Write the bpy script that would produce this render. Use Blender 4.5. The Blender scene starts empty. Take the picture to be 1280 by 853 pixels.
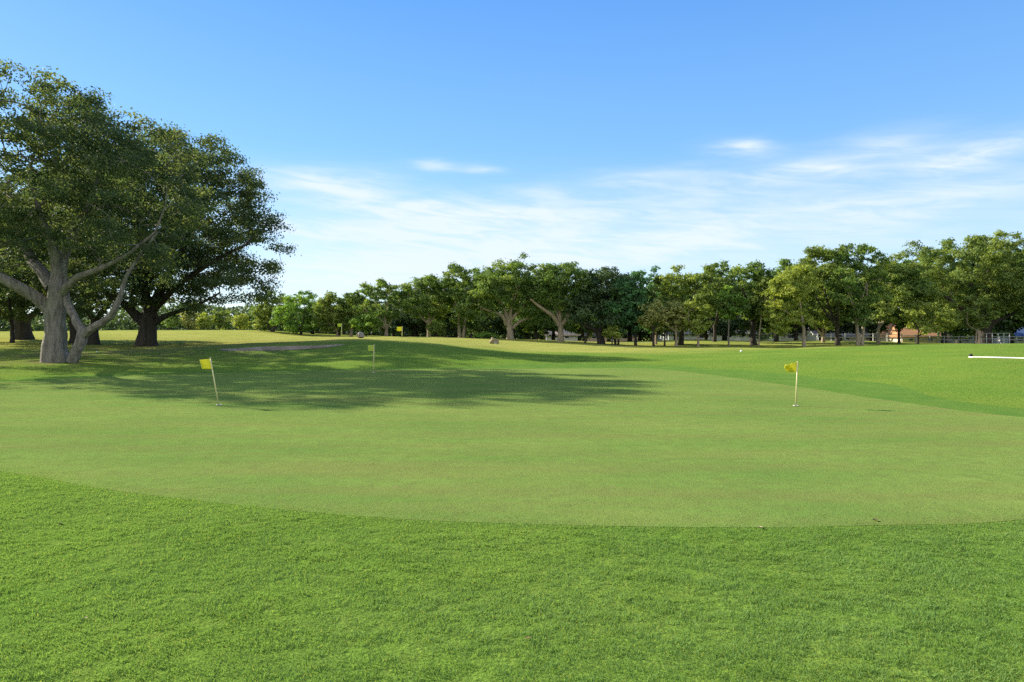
import bpy, bmesh, math, random
import numpy as np
from mathutils import Vector

S = bpy.context.scene
COL = S.collection
F = 865.0; CX = 640.0; HZ = 415.0; EYE = 1.6     # photograph pixels -> metres

def P(px, py, d):
    return np.array([(px-CX)/F*d, d, EYE+(HZ-py)/F*d])

# ------------------------------------------------------------------ helpers
def prop(o, label=None, cat=None, group=None, kind=None):
    if label: o['label'] = label
    if cat: o['category'] = cat
    if group: o['group'] = group
    if kind: o['kind'] = kind
    return o

def link(name, me, mat=None, parent=None, smooth=False):
    o = bpy.data.objects.new(name, me)
    COL.objects.link(o)
    if mat is not None: me.materials.append(mat)
    if parent is not None: o.parent = parent
    if smooth: me.polygons.foreach_set('use_smooth', np.ones(len(me.polygons), bool))
    return o

def empty(name, loc, rz=0.0):
    o = bpy.data.objects.new(name, None)
    COL.objects.link(o)
    o.location = tuple(float(v) for v in loc); o.rotation_euler = (0, 0, rz)
    o.empty_display_size = 0.3
    return o

def mesh_np(name, V, faces, sizes=None):
    """V (n,3); faces (m,k) array, or flat loop list with sizes"""
    me = bpy.data.meshes.new(name)
    V = np.ascontiguousarray(V, dtype=np.float32)
    if sizes is None:
        m, k = faces.shape
        sizes = np.full(m, k, np.int32)
    loops = np.ascontiguousarray(faces, dtype=np.int32).ravel()
    starts = np.concatenate([[0], np.cumsum(sizes)[:-1]]).astype(np.int32)
    me.vertices.add(len(V)); me.vertices.foreach_set('co', V.ravel())
    me.loops.add(len(loops)); me.loops.foreach_set('vertex_index', loops)
    me.polygons.add(len(sizes))
    me.polygons.foreach_set('loop_start', starts)
    me.update(calc_edges=True)
    return me

def attr(me, name, dom, vals):
    a = me.attributes.new(name, 'FLOAT', dom)
    a.data.foreach_set('value', np.ascontiguousarray(vals, dtype=np.float32))

class MB:
    """collects simple solids into one mesh"""
    def __init__(s): s.v = []; s.f = []
    def add(s, vs, fs):
        n = len(s.v); s.v += [tuple(map(float, v)) for v in vs]; s.f += [tuple(i+n for i in f) for f in fs]
    def box(s, x0, x1, y0, y1, z0, z1):
        s.add([(x0,y0,z0),(x1,y0,z0),(x1,y1,z0),(x0,y1,z0),(x0,y0,z1),(x1,y0,z1),(x1,y1,z1),(x0,y1,z1)],
              [(3,2,1,0),(4,5,6,7),(0,1,5,4),(1,2,6,5),(2,3,7,6),(3,0,4,7)])
    def tube(s, pts, rad, k=10, cap=True):
        pts = [Vector(p) for p in pts]; n = len(pts); vs = []; fs = []
        for i, p in enumerate(pts):
            t = (pts[min(i+1, n-1)]-pts[max(i-1, 0)]).normalized()
            a = t.cross(Vector((0.31, 0.9, 0.2))).normalized(); b = t.cross(a)
            r = rad[i] if hasattr(rad, '__len__') else rad
            for j in range(k):
                q = 2*math.pi*j/k
                vs.append(p+a*math.cos(q)*r+b*math.sin(q)*r)
        for i in range(n-1):
            for j in range(k):
                fs.append((i*k+j, i*k+(j+1) % k, (i+1)*k+(j+1) % k, (i+1)*k+j))
        if cap:
            fs.append(tuple(range(k))[::-1]); fs.append(tuple((n-1)*k+j for j in range(k)))
        s.add(vs, fs)
    def build(s, name, mat, parent=None, smooth=False):
        me = bpy.data.meshes.new(name); me.from_pydata(s.v, [], s.f)
        bm = bmesh.new(); bm.from_mesh(me); bmesh.ops.recalc_face_normals(bm, faces=bm.faces); bm.to_mesh(me); bm.free()
        return link(name, me, mat, parent, smooth)

def smooth01(x, a, b):
    t = np.clip((x-a)/(b-a), 0, 1)
    return t*t*(3-2*t)

# value noise for geometry
_rng = np.random.default_rng(7)
_tab = _rng.random((64, 64))
def vnoise(x, y):
    x = np.asarray(x); y = np.asarray(y)
    xi = np.floor(x).astype(int); yi = np.floor(y).astype(int); fx = x-xi; fy = y-yi
    fx = fx*fx*(3-2*fx); fy = fy*fy*(3-2*fy)
    g = lambda i, j: _tab[i % 64, j % 64]
    return (g(xi, yi)*(1-fx)+g(xi+1, yi)*fx)*(1-fy)+(g(xi, yi+1)*(1-fx)+g(xi+1, yi+1)*fx)*fy

# ------------------------------------------------------------------ materials
class NT:
    def __init__(s, name):
        s.m = bpy.data.materials.new(name); s.m.use_nodes = True
        s.t = s.m.node_tree; s.t.nodes.clear()
        s.out = s.n('ShaderNodeOutputMaterial')
    def n(s, typ, **kw):
        nd = s.t.nodes.new(typ)
        for k, v in kw.items(): setattr(nd, k, v)
        return nd
    def l(s, a, b): s.t.links.new(a, b)
    def noise(s, vec, scale, detail=3, rough=0.55):
        n = s.n('ShaderNodeTexNoise'); n.inputs['Scale'].default_value = scale
        n.inputs['Detail'].default_value = detail; n.inputs['Roughness'].default_value = rough
        if vec is not None: s.l(vec, n.inputs['Vector'])
        return n.outputs['Fac']
    def ramp(s, fac, stops):
        r = s.n('ShaderNodeValToRGB'); e = r.color_ramp.elements
        while len(e) < len(stops): e.new(0.5)
        for i, (p, c) in enumerate(stops):
            e[i].position = p; e[i].color = (c if hasattr(c, '__len__') else (c, c, c))[:3]+(1,) if hasattr(c, '__len__') else (c, c, c, 1)
        s.l(fac, r.inputs['Fac']); return r.outputs['Color']
    def mix(s, fac, a, b, mode='MIX'):
        m = s.n('ShaderNodeMix', data_type='RGBA', blend_type=mode)
        for i, v in ((0, fac), (6, a), (7, b)):
            if isinstance(v, bpy.types.NodeSocket): s.l(v, m.inputs[i])
            elif hasattr(v, '__len__'): m.inputs[i].default_value = tuple(v)+(1,)
            else: m.inputs[i].default_value = v
        return m.outputs[2]
    def math(s, op, a, b=None, clamp=False):
        m = s.n('ShaderNodeMath', operation=op); m.use_clamp = clamp
        for i, v in ((0, a), (1, b)):
            if v is None: continue
            if isinstance(v, bpy.types.NodeSocket): s.l(v, m.inputs[i])
            else: m.inputs[i].default_value = v
        return m.outputs[0]
    def attr(s, name):
        a = s.n('ShaderNodeAttribute'); a.attribute_name = name; return a.outputs['Fac']
    def pbr(s, col, rough=0.8, spec=0.3, bump=None, bstr=0.3, bdist=0.02, fuzz=0):
        p = s.n('ShaderNodeBsdfPrincipled')
        if isinstance(col, bpy.types.NodeSocket): s.l(col, p.inputs['Base Color'])
        else: p.inputs['Base Color'].default_value = tuple(col)+(1,)
        p.inputs['Roughness'].default_value = rough
        p.inputs['Specular IOR Level'].default_value = spec
        if fuzz: p.inputs['Sheen Weight'].default_value = fuzz; p.inputs['Sheen Roughness'].default_value = 0.6; p.inputs['Sheen Tint'].default_value = (0.75, 0.9, 0.4, 1)
        if bump is not None:
            b = s.n('ShaderNodeBump'); b.inputs['Strength'].default_value = bstr; b.inputs['Distance'].default_value = bdist
            s.l(bump, b.inputs['Height']); s.l(b.outputs['Normal'], p.inputs['Normal'])
        s.p = p
        return p
    def done(s, sh):
        s.l(sh.outputs[0] if hasattr(sh, 'outputs') else sh, s.out.inputs['Surface']); return s.m

def m_plain(name, col, rough=0.6, spec=0.3, var=0.25, scale=3.0):
    t = NT(name); co = t.n('ShaderNodeTexCoord').outputs['Object']
    f = t.noise(co, scale, 4)
    c = t.mix(f, tuple(v*(1-var) for v in col), tuple(min(1, v*(1+var)) for v in col))
    return t.done(t.pbr(c, rough, spec))

def m_leaf(name, dark, light, trans=0.35, tip=None, rough=0.5, spec=0.08, gain=2.7):
    t = NT(name)
    tip = tip or tuple(v*1.5 for v in light)
    dark, light, tip = [tuple(v*gain for v in q) for q in (dark, light, tip)]
    r = t.attr('rnd'); k = t.attr('clump')
    c = t.mix(r, dark, light)
    c = t.mix(t.math('MULTIPLY', k, 0.55), c, tip or tuple(min(1, v*1.5) for v in light))
    p = t.pbr(c, max(rough, 0.6), spec)
    tr = t.n('ShaderNodeBsdfTranslucent')
    cc = t.mix(1.0, c, (1.25, 1.2, 0.55), 'MULTIPLY'); t.l(cc, tr.inputs['Color'])
    ms = t.n('ShaderNodeMixShader'); ms.inputs[0].default_value = trans
    t.l(p.outputs[0], ms.inputs[1]); t.l(tr.outputs[0], ms.inputs[2])
    return t.done(ms.outputs[0])

def m_bark(name, a, b, scale=5.0):
    t = NT(name); co = t.n('ShaderNodeTexCoord').outputs['Object']
    mp = t.n('ShaderNodeMapping'); mp.inputs['Scale'].default_value = (1, 1, 0.22); t.l(co, mp.inputs[0])
    f = t.noise(mp.outputs[0], scale, 6, 0.65)
    g = t.noise(co, scale*0.25, 3)
    c = t.mix(t.ramp(f, [(0.32, 0.0), (0.68, 1.0)]), a, b)
    c = t.mix(t.ramp(g, [(0.45, 0.0), (0.7, 0.6)]), c, tuple(0.5*(x+y)*k for x, y, k in zip(a, b, (0.75, 0.9, 0.6))))
    return t.done(t.pbr(c, 0.9, 0.15, f, 1.0, 0.14))

M = {}
M['oak'] = m_leaf('leaf_oak', (0.026, 0.05, 0.014), (0.068, 0.1, 0.025), 0.42, (0.12, 0.145, 0.034))
M['oak_olive'] = m_leaf('leaf_oak_olive', (0.038, 0.056, 0.015), (0.082, 0.11, 0.026), 0.42, (0.125, 0.145, 0.036))
M['oak_hero'] = m_leaf('leaf_oak_hero', (0.034, 0.053, 0.028), (0.072, 0.103, 0.046), 0.55, (0.13, 0.14, 0.05), gain=1.5)
M['yellow'] = m_leaf('leaf_yellowgreen', (0.065, 0.09, 0.018), (0.125, 0.145, 0.03), 0.42, (0.17, 0.18, 0.045))
M['pale'] = m_leaf('leaf_pale', (0.08, 0.09, 0.03), (0.14, 0.145, 0.05), 0.4, (0.19, 0.18, 0.075))
M['bright'] = m_leaf('leaf_bright', (0.034, 0.068, 0.014), (0.075, 0.125, 0.024), 0.42, (0.15, 0.21, 0.03))
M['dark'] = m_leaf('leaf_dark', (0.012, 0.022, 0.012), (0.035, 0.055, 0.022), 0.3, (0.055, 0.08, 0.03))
M['pine'] = m_leaf('leaf_pine', (0.018, 0.045, 0.02), (0.045, 0.095, 0.034), 0.36, (0.07, 0.13, 0.04))
M['bark_pale'] = m_bark('bark_pale', (0.2, 0.155, 0.11), (0.42, 0.35, 0.26))
M['bark_grey'] = m_bark('bark_grey', (0.09, 0.08, 0.07), (0.3, 0.27, 0.235), 7.0)
M['bark_dark'] = m_bark('bark_dark', (0.025, 0.022, 0.02), (0.085, 0.07, 0.058))
M['white_paint'] = m_plain('white_paint', (0.72, 0.72, 0.7), 0.5, 0.4, 0.08)

# ------------------------------------------------------------------ terrain
GREEN_PX = [(0,590),(130,612),(300,632),(480,648),(640,655),(900,660),(1100,657),(1280,650)]
def flat(px, py):
    d = F*EYE/(py-HZ); return ((px-CX)/F*d, d)
gp = [flat(*q) for q in GREEN_PX]
gp += [(7.2,6.9),(10.0,8.6),(10.9,10.6)]
gp += [flat(*q) for q in [(1280,522),(1200,513),(1100,499),(1000,484),(900,470),(840,463)]]
gp += [(5.6,30.6),(2.1,30.2),(-5.4,29.4),(-9.9,27.7),(-14.2,25.2),(-16.3,22.0),(-19.5,19.5),(-20,15.0),(-14.5,11.0),(-9.5,9.2)]
def closed_spline(pts, n=14):
    out = []; N = len(pts); pts = [np.array(p, float) for p in pts]
    for i in range(N):
        a, b, c, d = pts[i-1], pts[i], pts[(i+1) % N], pts[(i+2) % N]
        for k in range(n):
            t = k/n
            out.append(0.5*((2*b)+(-a+c)*t+(2*a-5*b+4*c-d)*t*t+(-a+3*b-3*c+d)*t**3))
    return np.array(out)
GREEN = closed_spline(gp, 8)
def sdist(poly, x, y):
    """signed distance to polygon, negative inside"""
    x = np.asarray(x, float); y = np.asarray(y, float)
    best = np.full(x.shape, 1e18); ins = np.zeros(x.shape, bool)
    n = len(poly)
    for i in range(n):
        ax, ay = poly[i]; bx, by = poly[(i+1) % n]
        dx, dy = bx-ax, by-ay; L = dx*dx+dy*dy+1e-12
        t = np.clip(((x-ax)*dx+(y-ay)*dy)/L, 0, 1)
        best = np.minimum(best, (x-ax-t*dx)**2+(y-ay-t*dy)**2)
        if ay != by:
            ins ^= ((ay > y) != (by > y)) & (x < dx*(y-ay)/(by-ay)+ax)
    d = np.sqrt(best)
    return np.where(ins, -d, d)

CTRL = [  # photograph x, y and distance of points on the ground
 (70,452,32),(0,471,24.5),(0,450,35),(-150,455,33),(-150,436,50),(200,447,37),(183,432.5,55),(100,433,52),(30,425,68),(118,431.5,56),
 (230,418,85),(120,416,95),(230,413.3,108),(310,412.5,110),(310,420,85),(150,413.5,110),(0,416,100),(-150,418,90),
 (200,428,62),(330,425,62),(370,419,98),(345,414.5,106),
 (245,436.5,40),(285,436.5,42),(300,440.5,38.3),(345,441.5,38.2),(400,441,38.2),(350,431,44),(400,431,44),(300,432,45),(350,429.5,50),
 (480,430.5,40),(440,430.5,41),(520,432.5,40),(560,437,40),(620,445,38),(700,452,35),(790,455,33),
 (480,446,34),(560,450,33),(400,452,33),(480,424.5,56),(480,421.7,68),(400,421.5,72),(430,421.5,95),(540,421.5,95),(540,425,66),(560,428.5,58),
 (590,437,47),(640,441,46),(640,430,72),(640,424.5,92),(720,446,41),(720,434,70),(720,428,90),(780,432,88),
 (850,447,40),(850,437,66),(850,433.2,84),(940,432.5,85),(1000,447,34),(1000,438,52),(1000,433.5,80),
 (920,461,29),(1100,464,25.5),(1100,446,33),(1100,435,48),(1060,432,84),
 (1280,493,17.6),(1280,470,21),(1280,450,26.5),(1280,435,37),(1280,430.5,47),(1280,430,92),(1150,450,29),(1150,438,39),(1150,430.5,56),(1150,430,90),
 (1400,500,16.5),(1400,455,25),(1400,435,38),(1400,430,90),(1232,430.5,90),
 (1210,447.5,28),(700,425.5,108),(850,424.5,112),(1000,425.5,110),(1100,427,108),(1250,429.5,106)]
pts = [P(*c) for c in CTRL]
for x, y in [(0,1),(0,4),(-6,3),(6,3),(-12,6),(9,5),(-24,14),(12,8),(-8,12),(0,12),(7,13),(-12,20),(0,20),(5,24),(-6,26),(14,11.5),(-25,21),
             (0,-8),(-15,-6),(15,-6),(20,2),(-25,3),(0,-30),(-40,-30),(40,-30),(60,0),(-60,0)]:
    pts.append(np.array([x, y, 0.0]))
for a in range(0, 360, 20):
    for R, z in ((330, -1.0), (800, -3.0)):
        pts.append(np.array([R*math.cos(math.radians(a)), R*math.sin(math.radians(a)), z]))
for px, d, z in ((700,140,-1.0),(850,145,-1.3),(1000,140,-1.3),(1150,130,-1.5),(1280,128,-1.5),(1400,128,-1.5),(500,140,0.6),(350,140,1.3),(200,150,1.6),(0,150,1.4),(-150,140,1.2)):
    pts.append(np.array([(px-CX)/F*d, d, z]))
pts = np.array(pts)
def _warp(x, y):
    r = np.sqrt(x*x+y*y)+1e-6; k = np.log1p(r/14.0)*14.0/r
    return x*k, y*k
def _U(r2): return 0.5*r2*np.log(r2+1e-9)
cxw, cyw = _warp(pts[:, 0], pts[:, 1]); nC = len(pts)
_K = _U((cxw[:, None]-cxw)**2+(cyw[:, None]-cyw)**2)+np.eye(nC)*0.6
_Pm = np.stack([np.ones(nC), cxw, cyw], 1)
_A = np.block([[_K, _Pm], [_Pm.T, np.zeros((3, 3))]])
_w = np.linalg.solve(_A, np.concatenate([pts[:, 2], np.zeros(3)]))
BC, BR = (-13.5, 40.9), (3.25, 2.1)
def bunker_q(x, y):
    dx = x-BC[0]; dy = y-BC[1]-0.04*dx
    th = np.arctan2(dy/BR[1], dx/BR[0])
    return np.sqrt((dx/BR[0])**2+(dy/BR[1])**2)/(1+0.12*np.sin(2*th+0.6)+0.07*np.sin(3*th+2.0))
def base_h(x, y):
    x = np.asarray(x, float); y = np.asarray(y, float); sh = x.shape
    wx, wy = _warp(x.ravel(), y.ravel()); out = np.empty(wx.shape)
    for i in range(0, len(wx), 20000):
        a, b = wx[i:i+20000], wy[i:i+20000]
        out[i:i+20000] = _U((a[:, None]-cxw)**2+(b[:, None]-cyw)**2) @ _w[:nC] + _w[nC]+_w[nC+1]*a+_w[nC+2]*b
    return out.reshape(sh)
def H(x, y, sd=None):
    x = np.asarray(x, float); y = np.asarray(y, float)
    h = base_h(x, y)
    if sd is None: sd = sdist(GREEN, x, y)
    h = h*smooth01(sd, 0.0, 3.0)
    h = h+0.13*smooth01(sd, 2, 9)*(vnoise(x/6+3, y/5+9)-0.5+0.4*(vnoise(x/2.3, y/2.3)-0.5))*smooth01(y, 8, 20)
    q = bunker_q(x, y)
    h = h-0.62*(1-smooth01(q, 0.6, 1.0))+0.1*np.exp(-((q-1.12)/0.13)**2)*smooth01(y, 40, 43)
    return h
def Hs(x, y): return float(H(np.array([x]), np.array([y]))[0])

def axis(lo, hi, step, lo2, hi2, g=1.16):
    a = list(np.arange(lo, hi+1e-6, step))
    s = step
    while a[-1] < hi2: s *= g; a.append(a[-1]+s)
    s = step
    while a[0] > lo2: s *= g; a.insert(0, a[0]-s)
    return np.array(a)
gx = axis(-34, 26, 0.34, -2500, 2500); gy = axis(1.0, 60, 0.34, -60, 3500, 1.10)
GX, GY = np.meshgrid(gx, gy); sdG = sdist(GREEN, GX, GY)
GZ = H(GX, GY, sdG)
qB = bunker_q(GX, GY)
GZs = GZ-0.03*np.where(GY < 13, 1-smooth01(sdG, -1.5, -0.8), np.where(GX > -4, 1-smooth01(sdG, 0.7, 1.4), 1-smooth01(sdG, 0.1, 0.5)))-0.06*(1-smooth01(qB, 0.8, 0.9))
nx, ny = len(gx), len(gy)
idx = np.arange(nx*ny).reshape(ny, nx)
gf = np.stack([idx[:-1, :-1], idx[:-1, 1:], idx[1:, 1:], idx[1:, :-1]], -1).reshape(-1, 4)
me = mesh_np('ground', np.stack([GX, GY, GZs], -1).reshape(-1, 3), gf)
pxx = CX+GX/np.maximum(GY, 0.5)*F
dry = smooth01(GY, 44, 58)
rightm = smooth01(pxx, 700, 1000)
dry = dry*(1-rightm)+rightm*smooth01(GY, 52, 80)*0.72*(1-0.6*smooth01(pxx, 1050, 1200))
dry = dry*(1-0.35*smooth01(GY, 92, 112))
litter = np.exp(-(((GX+24)/13)**2+((GY-44)/14)**2))
litter = np.maximum(litter, 1.25*np.exp(-(((GX+21.0)/3.6)**2+((GY-32.3)/2.4)**2)))
attr(me, 'dry', 'POINT', dry.ravel()); attr(me, 'litter', 'POINT', litter.ravel())

t = NT('grass_ground'); co = t.n('ShaderNodeTexCoord').outputs['Object']
n1 = t.noise(co, 0.35, 4); n2 = t.noise(co, 3.0, 4); n3 = t.noise(co, 38.0, 3, 0.7)
g = t.mix(t.ramp(n1, [(0.35, 0.0), (0.68, 1.0)]), (0.1, 0.19, 0.028), (0.145, 0.22, 0.034))
g = t.mix(t.ramp(n2, [(0.4, 0.0), (0.75, 0.5)]), g, (0.16, 0.21, 0.045))
y_ = t.mix(t.ramp(n1, [(0.35, 0.0), (0.66, 1.0)]), (0.25, 0.275, 0.06), (0.33, 0.335, 0.09))
y_ = t.mix(t.ramp(n2, [(0.38, 0.0), (0.7, 0.55)]), y_, (0.24, 0.25, 0.05))
dr = t.math('ADD', t.attr('dry'), t.math('MULTIPLY', t.math('SUBTRACT', n1, 0.5), 0.5), True)
c = t.mix(t.math('MULTIPLY', dr, t.math('MINIMUM', t.math('MULTIPLY', t.attr('dry'), 6.0), 1.0)), g, y_)
l2 = t.math('MULTIPLY', t.attr('litter'), t.ramp(t.noise(co, 0.9, 5, 0.7), [(0.4, 0.0), (0.62, 1.0)]))
c = t.mix(l2, c, (0.16, 0.13, 0.07))
c = t.mix(1.0, c, t.ramp(n3, [(0.3, 0.62), (0.7, 1.25)]), 'MULTIPLY')
bp = t.math('ADD', n3, t.math('MULTIPLY', t.noise(co, 9.0, 3), 1.6))
gm = t.done(t.pbr(c, 0.95, 0.0, bp, 0.55, 0.035))
ground = prop(link('ground', me, gm, None, True), kind='structure')

from mathutils.geometry import delaunay_2d_cdt
def sheet(name, poly, step, lift, mat):
    """a sheet of ground cover inside an outline, following the terrain"""
    poly = np.asarray(poly, float); n = len(poly)
    lo = poly.min(0); hi = poly.max(0)
    X, Y = np.meshgrid(np.arange(lo[0], hi[0], step), np.arange(lo[1], hi[1], step))
    X = X+(np.arange(X.shape[0]) % 2)[:, None]*step*0.5
    D = sdist(poly[::1], X, Y); k = D < -0.45*step
    P2 = [Vector(p) for p in poly]+[Vector((a, b)) for a, b in zip(X[k], Y[k])]
    r = delaunay_2d_cdt(P2, [(i, (i+1) % n) for i in range(n)], [], 1, 1e-5)
    V2 = np.array([tuple(v) for v in r[0]]); Fc = np.array([f for f in r[2] if len(f) == 3])
    a, b, c = V2[Fc[:, 0]], V2[Fc[:, 1]], V2[Fc[:, 2]]
    cr = (b[:, 0]-a[:, 0])*(c[:, 1]-a[:, 1])-(b[:, 1]-a[:, 1])*(c[:, 0]-a[:, 0])
    Fc[cr < 0] = Fc[cr < 0][:, ::-1]
    z = H(V2[:, 0], V2[:, 1])+lift
    return prop(link(name, mesh_np(name, np.column_stack([V2, z]), Fc), mat, None, True), kind='structure')

# putting green: closely mown, finer and a little browner than the rough
t = NT('grass_green'); co = t.n('ShaderNodeTexCoord').outputs['Object']
mp_ = t.n('ShaderNodeMapping'); mp_.inputs['Scale'].default_value = (0.35, 0.6, 1); t.l(co, mp_.inputs[0])
a1 = t.noise(mp_.outputs[0], 0.8, 5, 0.6); a2 = t.noise(co, 5.0, 4, 0.65); a3 = t.noise(co, 90.0, 3, 0.7); a4 = t.noise(co, 26.0, 3, 0.7)
g = t.mix(t.ramp(a1, [(0.34, 0.0), (0.66, 1.0)]), (0.108, 0.196, 0.04), (0.165, 0.24, 0.055))
g = t.mix(t.ramp(a2, [(0.42, 0.0), (0.75, 0.6)]), g, (0.1, 0.13, 0.036))
st = t.n('ShaderNodeMapping'); st.inputs['Scale'].default_value = (0.16, 1.7, 1); st.inputs['Rotation'].default_value = (0, 0, 0.25); t.l(co, st.inputs[0])
g = t.mix(t.ramp(t.noise(st.outputs[0], 1.0, 4, 0.6), [(0.42, 0.0), (0.66, 0.5)]), g, (0.155, 0.165, 0.05))
vo = t.n('ShaderNodeTexVoronoi'); vo.inputs['Scale'].default_value = 1.3; t.l(co, vo.inputs['Vector'])
g = t.mix(t.ramp(vo.outputs['Distance'], [(0.02, 0.55), (0.05, 0.0)]), g, (0.2, 0.16, 0.08))
g = t.mix(t.ramp(a4, [(0.5, 0.0), (0.78, 0.45)]), g, (0.2, 0.19, 0.075))
g = t.mix(1.0, g, t.ramp(a3, [(0.28, 0.7), (0.72, 1.26)]), 'MULTIPLY')
grm = t.done(t.pbr(g, 0.95, 0.0, t.math('ADD', a3, a4), 0.75, 0.009))
green = sheet('putting_green', GREEN, 0.34, 0.003, grm)

# collar of thicker, darker grass along the far right edge of the green
t = NT('grass_collar'); co = t.n('ShaderNodeTexCoord').outputs['Object']
b1 = t.noise(co, 1.4, 4); b3 = t.noise(co, 45.0, 3, 0.7)
g = t.mix(t.ramp(b1, [(0.35, 0.0), (0.7, 1.0)]), (0.085, 0.172, 0.032), (0.118, 0.2, 0.038))
g = t.mix(1.0, g, t.ramp(b3, [(0.3, 0.6), (0.7, 1.25)]), 'MULTIPLY')
com = t.done(t.pbr(g, 0.95, 0.0, b3, 0.5, 0.03))
gi = [i for i in range(len(GREEN)) if GREEN[i][1] > 10.8]
i0 = max(gi, key=lambda i: GREEN[i][0]-0.6*GREEN[i][1]); seq = []
far_ids = [i for i in gi]
far_ids.sort(key=lambda i: i)
inner = np.array([GREEN[i] for i in far_ids])
tg = np.gradient(inner, axis=0); tg /= np.linalg.norm(tg, axis=1, keepdims=True)+1e-9
nr = np.stack([tg[:, 1], -tg[:, 0]], 1)
wid_ = (2.2+0.7*(vnoise(inner[:, 0]*0.3, inner[:, 1]*0.3)-0.5)+0.5*np.sin(np.arange(len(inner))*0.23))*smooth01(np.arange(len(inner)), -1, 6)*(1-0.62*smooth01(-inner[:, 0], -3, 4))
outer = inner+nr*np.maximum(wid_, 0.12)[:, None]
sheet('fringe', np.concatenate([inner, outer[::-1]]), 0.3, 0.004, com)

t = NT('bunker_sand'); co = t.n('ShaderNodeTexCoord').outputs['Object']
s1 = t.noise(co, 1.2, 5); s2 = t.noise(co, 14, 4)
c = t.mix(t.ramp(s1, [(0.35, 0.0), (0.7, 1.0)]), (0.19, 0.155, 0.115), (0.34, 0.285, 0.22))
sm = t.done(t.pbr(c, 0.9, 0.1, s2, 0.5, 0.05))
bo = []
for k_ in range(90):
    th = 2*math.pi*k_/90; ux, uy = math.cos(th), math.sin(th); lo_, hi_ = 0.5, 8.0
    for _ in range(30):
        md = 0.5*(lo_+hi_)
        if bunker_q(np.array(BC[0]+ux*md), np.array(BC[1]+uy*md)) < 0.95+0.12*max(0.0, -uy): lo_ = md
        else: hi_ = md
    bo.append((BC[0]+ux*lo_, BC[1]+uy*lo_))
sheet('bunker_sand', bo, 0.17, 0.012, sm)

# ------------------------------------------------------------------ foreground grass blades
rng = np.random.default_rng(11)
NB = 1300000
d = 1.9+(rng.random(NB)**0.8)*7.6
x = (rng.random(NB)*2-1)*(0.80*d+1.0)
sd = sdist(GREEN, x, d)
sd = sd+0.07*(vnoise(x*5, d*5)-0.5)+0.05*(vnoise(x*17, d*17)-0.5)
k = (sd > 0.02) | (rng.random(NB) < 0.7*np.exp(np.minimum(sd-0.02, 0)/0.2))
clm = 0.6*vnoise(x*7+5, d*9+1)+0.4*vnoise(x*19, d*23+7)
k &= (rng.random(NB) < 0.45+0.9*clm)
k_all = np.nonzero(k)[0]; x, y, clm = x[k], d[k], clm[k]; n = len(x)
rel = 0.3*vnoise(x*6+2, y*8+8)+0.4*vnoise(x*15+1, y*19+3)+0.3*vnoise(x*36, y*42)
z = H(x, y)+0.001-0.006*smooth01(sd[np.nonzero(k)[0]], 0.0, 0.2)+0.03*(rel-0.42)*smooth01(sd[np.nonzero(k)[0]], -0.02, 0.3)
clm2 = vnoise(x*1.3+9, y*1.3+4)
hgt = (0.007+0.011*rng.random(n))*(0.5+0.7*clm+0.6*rel)
wid = (0.0011+0.0008*rng.random(n))*(0.8+0.14*y)
hgt *= np.where(sd[k_all] < 0.02, 0.6, 1.0)*(0.75+0.25*smooth01(sd[k_all], 0.0, 0.35))
# tips lie the way the mower left them, with patchy swirls
ang = rng.random(n)*2*math.pi
swirl = 2*math.pi*vnoise(x*2.2+31, y*2.2+17)
lean = 0.5+1.1*rng.random(n)
lx = np.cos(ang)*0.8+np.cos(swirl)*0.3; ly = np.sin(ang)*0.8+np.sin(swirl)*0.3
lx, ly = lx*lean*hgt, ly*lean*hgt
wa = rng.random(n)*math.pi; wx_, wy_ = np.cos(wa)*wid, np.sin(wa)*wid
B = np.stack([x, y, z], 1)
V = np.empty((n, 5, 3), np.float32)
V[:, 0] = B+np.stack([-wx_, -wy_, 0*z], 1); V[:, 1] = B+np.stack([wx_, wy_, 0*z], 1)
mid = B+np.stack([lx*0.4, ly*0.4, hgt*0.62], 1)
V[:, 2] = mid+np.stack([wx_, wy_, 0*z], 1)*0.8; V[:, 3] = mid-np.stack([wx_, wy_, 0*z], 1)*0.8
V[:, 4] = B+np.stack([lx, ly, hgt], 1)
b0 = np.arange(n)*5
loops = np.stack([b0, b0+1, b0+2, b0+3, b0+3, b0+2, b0+4], 1)
sizes = np.tile([4, 3], n).astype(np.int32)
me = mesh_np('rough_grass', V.reshape(-1, 3), loops, sizes)
rv = np.clip(rng.random(n)*0.6+0.4*clm2, 0, 1)
attr(me, 'rnd', 'FACE', np.repeat(rv, 2)); attr(me, 'clump', 'FACE', np.repeat((rng.random(n) < 0.07)*rng.random(n), 2))
M['blade'] = m_leaf('grass_blade', (0.078, 0.15, 0.04), (0.132, 0.21, 0.066), 0.45, (0.3, 0.28, 0.1), 0.9, 0.0, 1.55)
prop(link('rough_grass', me, M['blade']), 'mown rough of short green blades in front of the putting green', 'grass', kind='stuff')

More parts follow.
